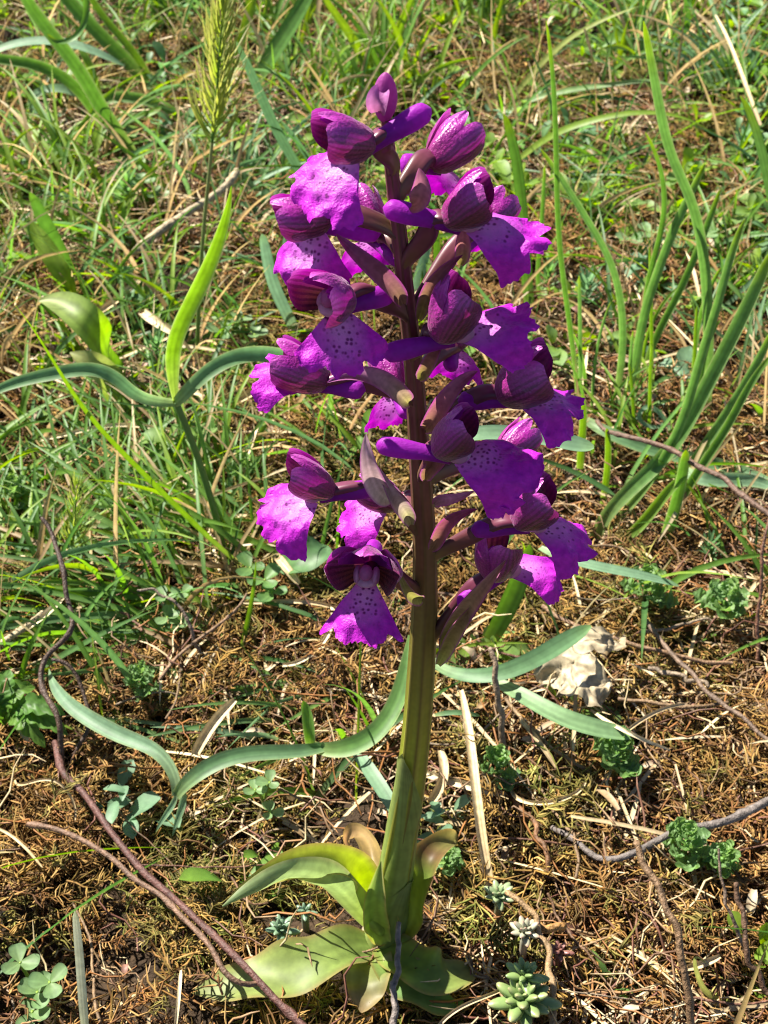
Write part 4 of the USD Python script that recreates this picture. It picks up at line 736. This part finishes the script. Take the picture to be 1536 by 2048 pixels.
TW = [
 ('dark twisted dead stem standing at the left with a broken top', [(138, 1545, .002), (128, 1490, .010), (120, 1430, .016), (92, 1375, .018), (92, 1318, .021), (136, 1268, .026), (146, 1225, .029), (124, 1150, .034), (108, 1085, .037), (80, 1038, .040)], 17, DK, .8),
 ('thinner dark dead stem branching beside the twisted one on the left', [(140, 1545, .002), (160, 1488, .008), (181, 1436, .012), (174, 1392, .015), (148, 1342, .019), (100, 1322, .021)], 13, DK, .8),
 ('thick reddish brown woody stem running down to the bottom edge at lower left', [(105, 1488, .006), (150, 1565, .010), (222, 1662, .012), (300, 1762, .012), (400, 1850, .013), (500, 1945, .014), (570, 2010, .013), (640, 2090, .012)], 21, RB, .95),
 ('thinner brown stem lying along the thick reddish one at lower left', [(52, 1652, .012), (130, 1668, .014), (222, 1722, .015), (330, 1805, .016), (430, 1910, .017), (475, 1958, .016), (525, 1960, .013)], 17, mixc(RB, TAN, .35), .9),
 ('grey weathered branch lying across the right side', [(1570, 1588, .008), (1490, 1625, .009), (1420, 1648, .009), (1355, 1662, .009), (1290, 1695, .008), (1215, 1722, .007), (1150, 1692, .006), (1105, 1655, .004)], 27, (.15, .125, .11), .6),
 ('brown leaning stub with a frayed top at the lower right', [(1395, 2080, .006), (1372, 1960, .018), (1352, 1850, .026), (1318, 1765, .030), (1265, 1688, .033)], 23, mixc(BROWN, TAN, .3), .85),
 ('thin pointed dead stem in the lower right corner, left of a thicker one', [(1495, 1905, .004), (1470, 1850, .012), (1447, 1780, .018), (1434, 1700, .024)], 13, mixc(BROWN, GREY, .4), .5),
 ('dark dead stem rising from the right edge at the lower right', [(1570, 2030, .006), (1520, 1960, .010), (1492, 1890, .016), (1480, 1820, .02), (1474, 1765, .024)], 18, mixc(BROWN, DK, .4), .8),
 ('grey stick standing before the orchid base at the bottom edge', [(786, 2075, .012), (788, 2010, .014), (793, 1930, .016), (801, 1842, .020)], 21, (.16, .13, .115), .75),
 ('tan dry stalk at the bottom right of the orchid base', [(1118, 2085, .006), (1105, 1960, .010), (1092, 1880, .012), (1060, 1830, .014), (1020, 1778, .016)], 22, (.30, .19, .09), .75),
 ('long pinkish brown twig crossing the green sheaf at the right edge', [(1190, 845, .024), (1250, 868, .028), (1320, 888, .03), (1390, 925, .03), (1460, 968, .03), (1570, 1045, .03)], 14, (.13, .075, .05), 1.2),
 ('dark thin upright twig near the right edge', [(1517, 1320, .004), (1516, 1220, .016), (1524, 1120, .028), (1535, 1040, .036)], 11, mixc(BROWN, REDBR, .5), .8),
 ('brown twig beneath the wide pale leaf slanting down right', [(1010, 1400, .006), (1070, 1465, .008), (1130, 1510, .008), (1178, 1540, .006)], 12, mixc(TAN, BROWN, .3), .8),
 ('brown stem standing behind the orchid at the right of the stem', [(1022, 1530, .002), (1008, 1450, .012), (996, 1380, .022), (975, 1300, .03)], 20, (.20, .14, .09), .8),
 ('long twig of the litter sloping down right past the pale dead leaf', [(1080, 1215, .006), (1180, 1262, .007), (1290, 1295, .008), (1380, 1315, .007), (1460, 1330, .006)], 14, mixc(TAN, REDBR, .4), .8),
 ('dark branching twig in the litter at the right, running to the edge', [(1290, 1240, .006), (1380, 1340, .009), (1450, 1410, .009), (1560, 1500, .008)], 15, mixc(BROWN, GREY, .3), .8),
 ('twig below the pale dead leaf at the right pointing right', [(1240, 1395, .006), (1330, 1410, .007), (1400, 1412, .007), (1460, 1402, .006)], 12, mixc(TAN, BROWN, .5), .8),
 ('short grey twig left of the right nettle seedling', [(1300, 1335, .006), (1360, 1352, .007), (1420, 1372, .007)], 14, mixc(TAN, GREY, .5), .9),
 ('curved reddish twig at the left of the grey branch', [(1010, 1585, .004), (1060, 1640, .007), (1085, 1690, .008), (1100, 1740, .006)], 17, mixc(BROWN, RUST, .4), .8),
 ('thin brown twig crossing the moss left of the orchid', [(320, 1360, .006), (370, 1300, .009), (430, 1255, .010), (490, 1190, .010)], 11, mixc(TAN, REDBR, .4), .7),
 ('hairy grey-brown stem arching over the clover at the left', [(398, 1320, .002), (388, 1270, .010), (362, 1215, .016), (330, 1190, .018), (280, 1178, .019)], 12, mixc(GREY, BROWN, .5), .6),
 ('thick straw-coloured stick lying behind the left flowers', [(270, 505, .010), (330, 455, .012), (400, 410, .014), (470, 345, .014)], 24, mixc(STRAW, GREY, .4), .9),
 ('brown twig end lying in the lower left grass', [(-30, 1300, .008), (40, 1262, .010), (85, 1225, .010)], 20, mixc(STRAW, GREY, .3), .8),
]
for i, (lab, pts, w, c, tp) in enumerate(TW): twig('twig', lab, 'twig', lie(pts), w, c, tp, seed=i)
# thin dead twigs of the litter, all alike
rt = np.random.default_rng(77)
for k in range(46):
    cx, cy = (rt.uniform(.0, .17), rt.uniform(-.03, .16)) if k < 34 else (rt.uniform(-.13, .0), rt.uniform(-.03, .12))
    a = rt.normal(-.45, .55) if rt.random() < .7 else rt.random() * 3.14; l = rt.uniform(.012, .045); d = np.array([math.cos(a), math.sin(a), rt.normal(0, .06)])
    w_ = ('left of the orchid' if cx < 0 else 'right of the orchid') + (' near the bottom of the picture' if cy < .035 else ' behind its base' if cx < .085 else ' towards the right edge')
    pp = [np.array([cx, cy, .004]) + d * l * q + np.array([rt.normal(0, .0012), rt.normal(0, .0012), rt.uniform(0, .003)]) for q in (-.5, -.2, .15, .5)]
    twig('thin_twig', 'dead brown twig in the litter ' + w_, 'twig', pp, rt.uniform(4, 11), [mixc(TAN, BROWN, .5), mixc(BROWN, REDBR, .5), mixc(TAN, GREY, .5), BROWN][k % 4], .7, group='thin dead twigs ' + w_, seed=200 + k, sides=6)
SW = [
 ('long pale flattened straw standing right of the orchid stem', [(985, 1790, .004), (966, 1690, .012), (953, 1590, .018), (940, 1480, .022), (922, 1380, .024)], 20),
 ('dry straw lying level right of the clasping leaf', [(845, 1545, .006), (900, 1562, .007), (960, 1578, .007), (1010, 1590, .005)], 17),
 ('pale straw pair slanting down right below the wide pale leaf', [(1040, 1440, .008), (1075, 1480, .009), (1112, 1535, .006)], 11),
 ('thin pale straw arch left of the right nettle seedling', [(1022, 1575, .005), (1060, 1605, .008), (1110, 1602, .008), (1170, 1565, .007)], 9),
 ('straight pale straw crossing under the tip of the wide pale leaf', [(1180, 1420, .008), (1262, 1468, .018), (1340, 1500, .008)], 8),
 ('pale straw rising right from the tip of the wide pale leaf', [(1250, 1465, .016), (1300, 1430, .014), (1370, 1408, .008)], 8),
 ('broad split straw lying below the lower left flower', [(555, 1115, .006), (580, 1145, .008), (598, 1168, .006)], 18),
 ('long curved straw in the moss left of the orchid stem', [(565, 1330, .004), (620, 1310, .007), (655, 1270, .009), (660, 1215, .007)], 10),
 ('pale straw crossing the moss below the lowest flower', [(480, 1205, .006), (570, 1203, .008), (640, 1208, .008), (690, 1225, .005)], 9),
 ('broad pale straw in the left litter by the broad curling leaf', [(190, 630, .006), (240, 595, .008), (285, 550, .006)], 16),
 ('bright straw below the upright leaf of the three-leaved plant', [(285, 625, .006), (320, 650, .008), (355, 670, .006)], 20),
 ('pair of long fallen straws behind the middle left flowers', [(480, 800, .006), (520, 775, .008), (565, 740, .006)], 18),
 ('pale hollow straw at the lower left of the drooping leaf', [(390, 1510, .006), (425, 1450, .010), (470, 1400, .012)], 22),
 ('long pale straw arching across the left grass', [(80, 880, .008), (160, 862, .012), (250, 850, .012), (330, 858, .01), (360, 860, .008)], 9),
 ('pale bent straw standing in the upper right meadow', [(1190, 140, .006), (1178, 95, .030), (1168, 58, .04)], 10),
 ('long thin straw drooping in the upper right corner', [(1520, 250, .02), (1490, 170, .03), (1455, 80, .04), (1430, 30, .045)], 9),
 ('pale fallen straw at the left edge low down', [(-20, 1290, .008), (60, 1250, .010), (130, 1190, .008)], 15),
 ('short cut straw end lying at the lower right', [(1375, 1935, .006), (1410, 1925, .009), (1440, 1912, .010)], 15),
 ('split straw leaning beside the orchid base on the right', [(860, 1605, .004), (885, 1560, .008), (880, 1500, .010)], 20),
 ('fine white thread of straw at the lower right bottom', [(1300, 2020, .006), (1350, 2012, .008), (1392, 1998, .008)], 4),
 ('thin curved straw above the lower left moss', [(30, 1560, .006), (60, 1565, .010), (110, 1562, .012), (140, 1590, .009), (150, 1640, .005)], 6),
 ('thin brown straw slanting at the left edge of the moss', [(-10, 1655, .006), (40, 1685, .009), (85, 1735, .007)], 6),
 ('short pale straw end resting on the moss below the pale flat leaf', [(350, 2060, .006), (358, 1990, .010), (362, 1940, .008)], 8),
 ('thin straw crossing the right basal leaf', [(860, 2080, .010), (930, 2010, .013), (990, 1985, .012), (1050, 1930, .010)], 8),
]
for i, (lab, pts, w) in enumerate(SW):
    P = lie(pts); c = [STRAW, mixc(STRAW, (.62, .55, .38), .5), mixc(STRAW, TAN, .35)][i % 3]
    obj('straw', ribbon(P, w * mpp(P[len(P) // 2]), [(0, .8), (.3, 1), (.8, .9), (1, .5)], n=22, m=7, cup=.8, color=((0, mixc(c, TAN, .3)), (.5, c), (1, c)), rib=.22), 'dry', None, label=lab, cat='straw')

# pale papery dead leaf
def crumpled(pts, wpx, seed, c):
    m = ribbon(lie(pts), wpx * mpp(G(*pts[len(pts) // 2])), [(0, .5), (.25, 1), (.6, .85), (1, .4)], n=40, m=31, cup=.3, face=(0, -.3, 1), color=((0, c), (1, mixc(c, TAN, .2))))
    q = m[0] * 260
    d = np.stack([meshkit.fbm(q + k * 37 + seed, 3) - .5 for k in range(3)], -1)
    return m[0] + d * .008 * np.array([.7, .5, 1]), m[1], m[2] * (.72 + .5 * meshkit.fbm(m[0] * 500, 2))[:, None]
t = thing('dead_leaf', 'pale papery crumpled dead leaf on the ground at the right', 'dead leaf')
obj('lower_lobe', crumpled([(1095, 1375, .010), (1130, 1345, .014), (1175, 1365, .015), (1215, 1400, .012)], 105, 3, (.33, .275, .18)), 'dry', t)
obj('upper_lobe', crumpled([(1120, 1300, .010), (1160, 1285, .016), (1195, 1280, .016), (1232, 1275, .010)], 66, 9, (.30, .25, .16)), 'dry', t)

# ================================================================ small leafy plants
def toothed(P, w, c, teeth=7, n=37, cup=.4, face=(0, -.4, .9), wave=.12, seed=0):
    C = curve(P, n); T = tangents(C); u = np.linspace(0, 1, n); F = np.broadcast_to(np.asarray(face, float), T.shape)
    S = unit(np.cross(T, F)); N = np.cross(S, T); k = np.linspace(-1, 1, 9)[None, :]
    wp = prof([(0, .12), (.12, .25), (.4, .95), (.65, 1), (.88, .6), (1, .1)], u) * w / 2 * (1 + .34 * np.abs(np.sin(u * teeth * np.pi)) - .2)
    off = cup * wp[:, None] * (k ** 2 - .3) + wave * wp[:, None] * np.abs(k) * np.sin(u[:, None] * 22 + seed) + .06 * wp[:, None] * np.cos(u[:, None] * 50 - 8 * np.abs(k))
    Vv = C[:, None] + S[:, None] * (wp[:, None] * k)[..., None] + N[:, None] * off[..., None] + T[:, None] * (.10 * w * np.abs(k) ** 2 * .0)[..., None]
    col = np.broadcast_to(np.asarray(c, float), Vv.shape) * (1 - .3 * np.exp(-(k / .12) ** 2))[..., None] * (1 + .2 * np.cos(u[:, None] * 50 - 8 * np.abs(k)))[..., None]
    return Vv.reshape(-1, 3), grid_faces(n, 9), col.reshape(-1, 3)
def nettle(label, px, py, size, seed, n=10, c=(.14, .25, .075), z=.010):
    r = np.random.default_rng(seed); t = thing('toothed_seedling', label, 'seedling'); s = size * mpp(G(px, py)); c0 = G(px, py + size * .25)
    obj('stem', tube([c0 - [0, 0, .003], c0 + [0, 0, z * .5], c0 + [0, 0, z]], .0007, n=6, sides=6, color=((0, BROWN), (1, GREEN))), 'stalk', t)
    n = int(n * 1.9)
    for k in range(n):
        f = k / n; a = k * 2.4 + r.normal(0, .3); el = .25 + 1.0 * f + r.normal(0, .12); L = s * (.46 - .22 * f) * r.uniform(.75, 1.2)
        d = np.array([math.cos(a) * math.cos(el), math.sin(a) * math.cos(el), math.sin(el)]); b = c0 + [0, 0, z * (.5 + .8 * f)] + d * s * .06
        cc = mixc(c, YGREEN, .45 * f); cc = mixc(cc, GLAUC2, r.uniform(0, .4))
        obj('leaf', toothed([b, b + d * L * .5 + [0, 0, L * .02], b + d * L + [0, 0, L * r.uniform(-.1, .12)]], L * .72, cc, teeth=r.integers(4, 6), cup=.55, wave=.3, face=(-d[0] * .8, -d[1] * .8, 1), seed=k), 'leaf', t)
NT = [('toothed green seedling under the tip of the wide pale leaf', 1228, 1525, 130, 12), ('dark toothed seedling in shade right of the orchid stem', 992, 1555, 110, 9),
 ('toothed seedling beside the grey branch, larger left one of a pair', 1362, 1705, 120, 11), ('toothed seedling beside the grey branch, right one behind a pointed dead stem', 1432, 1745, 95, 9),
 ('toothed seedling in the litter near the right edge', 1440, 1225, 120, 9), ('toothed seedling in the litter left of the right edge one', 1285, 1195, 110, 8),
 ('small toothed seedling at the left below the clover', 292, 1385, 85, 7), ('leafy seedling in shade at the left of the middle flowers', 490, 965, 90, 8),
 ('small toothed seedling behind the orchid base on the right', 890, 1745, 90, 8), ('low seedling at the left edge among the grass', 40, 1010, 90, 8)]
for i, (lab, a, b, sz, n) in enumerate(NT): nettle(lab, a, b, sz, 1400 + i, n)
def rosette_leafy(label, px, py, spec, c):
    t = thing('rosette_plant', label, 'plant'); b = G(px, py, .002)
    for i, (dx, dy, z, w) in enumerate(spec):
        e = G(px + dx, py + dy, z); m_ = (b + e) / 2 + [0, 0, .006]
        obj('leaf', toothed([b, m_, e], w * mpp(e), mixc(c, YGREEN, .12 * (i % 3)), teeth=6, cup=.3, seed=i), 'leaf', t)
rosette_leafy('low toothed leafy rosette at the left edge below the dark stems', 10, 1450, [(120, -20, .010, 42), (125, 20, .006, 38), (60, -75, .012, 44), (10, -110, .014, 50), (-60, 30, .008, 50), (80, 45, .004, 36)], mixc(GREEN, DKGREEN, .3))
def clover(label, px, py, heads, c, size=30):
    t = thing('clover_plant', label, 'clover'); b = G(px, py, -.001); r = np.random.default_rng(px + py)
    for i, (dx, dy, z) in enumerate(heads):
        h = G(px + dx, py + dy, z); obj('leaf_stalk', tube([b, (b + h) / 2 + [0, 0, z * .2], h], .00045, n=8, sides=5, color=((0, GREEN), (1, YGREEN))), 'stalk', t)
        for k in range(3):
            a = k * 2.094 + r.normal(0, .2) + i; d = np.array([math.cos(a), math.sin(a), r.uniform(.05, .45)]); L = size * mpp(h) * r.uniform(.85, 1.15)
            obj('leaflet', ribbon([h, h + d * L * .5, h + d * L], L * .95, [(0, .10), (.3, .62), (.6, .95), (.85, .9), (1, .45)], n=14, m=9, cup=.3, face=(-d[0] * .5, -d[1] * .5, 1), color=((0, mixc(c, YGREEN, .3)), (1, c))), 'leaf', t)
CL = (.16, .26, .12)
clover('pale green clover seedling in the lower left corner', 80, 2010, [(-40, -85, .012), (-5, -25, .010), (-15, 15, .008), (20, -45, .012)], CL, 38)
clover('pale clover leaves under the arching hairy stem at the left', 350, 1250, [(-20, -55, .012), (15, -65, .014), (-15, -15, .009), (10, -5, .008)], CL, 26)
clover('small clover on the moss left of the orchid stem', 530, 1620, [(-20, -40, .010), (10, -55, .012), (12, 5, .005)], CL, 26)
clover('round-leaved clover in the upper left meadow', 285, 400, [(0, -35, .014), (-25, -20, .012), (30, -10, .01)], CL, 26)
clover('round-leaved clover in the lit meadow right of the top flowers', 1300, 500, [(0, -35, .014), (-40, -20, .012), (60, -10, .01), (110, -30, .012)], CL, 30)
clover('lobed leaves by the foot of the lower left flower', 530, 1190, [(-30, -55, .012), (0, -30, .012), (15, -5, .010)], mixc(GLAUC, GREEN, .4), 34)
clover('clover in shade beneath the middle left flowers', 480, 660, [(0, -20, .010), (-35, 5, .008), (30, 10, .008)], CL, 28)
def sedum(label, px, py, size, n, c, tipc, seed, z=.006, long=1.0):
    r = np.random.default_rng(seed); t = thing('stonecrop', label, 'succulent'); s = size * mpp(G(px, py)); b = G(px, py, z)
    obj('stem', tube([b - [0, 0, z + .002], b], .0009, n=5, sides=7, color=((0, REDBR), (1, c))), 'stalk', t)
    for k in range(n):
        f = k / n; a = k * 2.4; el = -.1 + 1.45 * f; L = s * (.5 - .24 * f) * r.uniform(.85, 1.15) * long
        d = np.array([math.cos(a) * math.cos(el), math.sin(a) * math.cos(el), math.sin(el)]); y_ = unit(np.cross(d, [.1, .2, 1])); z_ = np.cross(d, y_)
        m = blob(b + d * L * .55 + [0, 0, s * .16 * f], (L * .55, L * .24, L * .16), R=np.stack([d, y_, z_]), nu=9, nv=9, pointed=.1)
        u = np.repeat(np.linspace(0, 1, 9)[:, None], 9, 1).ravel()
        obj('leaf', (m[0], m[1], grad(((0, mixc(c, YGREEN, .2)), (.7, c), (1, tipc)), u)), 'succulent', t)
SD = (.20, .29, .10); SP = (.30, .26, .15)
sedum('pale green stonecrop rosette at the bottom right of centre', 1045, 2005, 125, 26, SD, (.36, .33, .17), 51, .012)
sedum('second stonecrop tip beside the bottom rosette, taller', 1050, 1955, 70, 14, SD, SD, 52, .016, 1.2)
sedum('small stonecrop rosette right of the orchid base', 998, 1795, 66, 18, (.25, .33, .17), SP, 53, .010)
sedum('whitish and pink stonecrop shoot on a swollen brown stem', 1050, 1868, 70, 16, (.36, .36, .26), (.42, .20, .15), 54, .012)
sedum('reddish stonecrop shoot beside the whitish one', 1118, 1905, 52, 12, (.26, .12, .10), (.32, .14, .12), 55, .006)
sedum('blue-green stonecrop at the lower left of the orchid base', 562, 1862, 66, 16, (.17, .27, .17), (.22, .30, .18), 56, .008)
sedum('tiny blue-green stonecrop between the long basal leaf and the soil', 610, 1825, 44, 10, (.15, .24, .16), (.2, .28, .17), 57, .008)
twig('swollen_stem', 'short swollen orange-brown stem piece beside the whitish stonecrop', 'stem', lie([(1062, 1850, .008), (1085, 1853, .010), (1108, 1855, .010), (1122, 1858, .008)]), 27, (.33, .17, .05), .8, seed=91)
def needle_shoot(label, px, py, size, n, c, seed):
    r = np.random.default_rng(seed); t = thing('needle_leaved_shoot', label, 'shoot'); s = size * mpp(G(px, py)); b = G(px, py + size * .4); ax = unit(np.array([r.normal(0, .2), r.normal(0, .15), 1]))
    obj('stem', tube([b, b + ax * s * .4, b + ax * s * .8], .0006, n=6, sides=6, color=((0, TAN), (1, c))), 'stalk', t)
    for k in range(n):
        f = k / n; a = k * 2.4; d = unit(np.array([math.cos(a), math.sin(a), .35 + 1.3 * f])); q = b + ax * s * (.25 + .5 * f); L = s * .42 * r.uniform(.8, 1.2)
        obj('leaf', ribbon([q, q + d * L * .5, q + d * L + [0, 0, L * .08]], L * .2, BLADE, n=7, m=3, cup=.5, face=(-d[0], -d[1], .8), color=((0, c), (1, mixc(c, GLAUC2, .5)))), 'leaf', t)
for i, (lab, a, b, sz) in enumerate([('tufted needle-leaved green shoot left of the upper flowers', 250, 395, 95), ('needle-leaved shoot behind the three-leaved plant', 310, 710, 80), ('soft grey-green needle-leaved shoot right of the middle flowers', 1165, 590, 95),
     ('needle-leaved shoot in the sward right of the top flowers', 1150, 350, 75), ('pointed grey shoot just right of the middle right lip', 1090, 560, 70), ('pale budded shoot in the litter at the right edge', 1425, 1100, 70), ('leafy shoot in the sward at the upper right', 1470, 290, 70), ('leafy shoot at the right edge by the clump', 1500, 560, 90)]):
    needle_shoot(lab, a, b, sz, 26, [GREEN, mixc(GREEN, GLAUC, .5), mixc(GLAUC2, GREEN, .3), YGREEN][i % 4], 1500 + i)
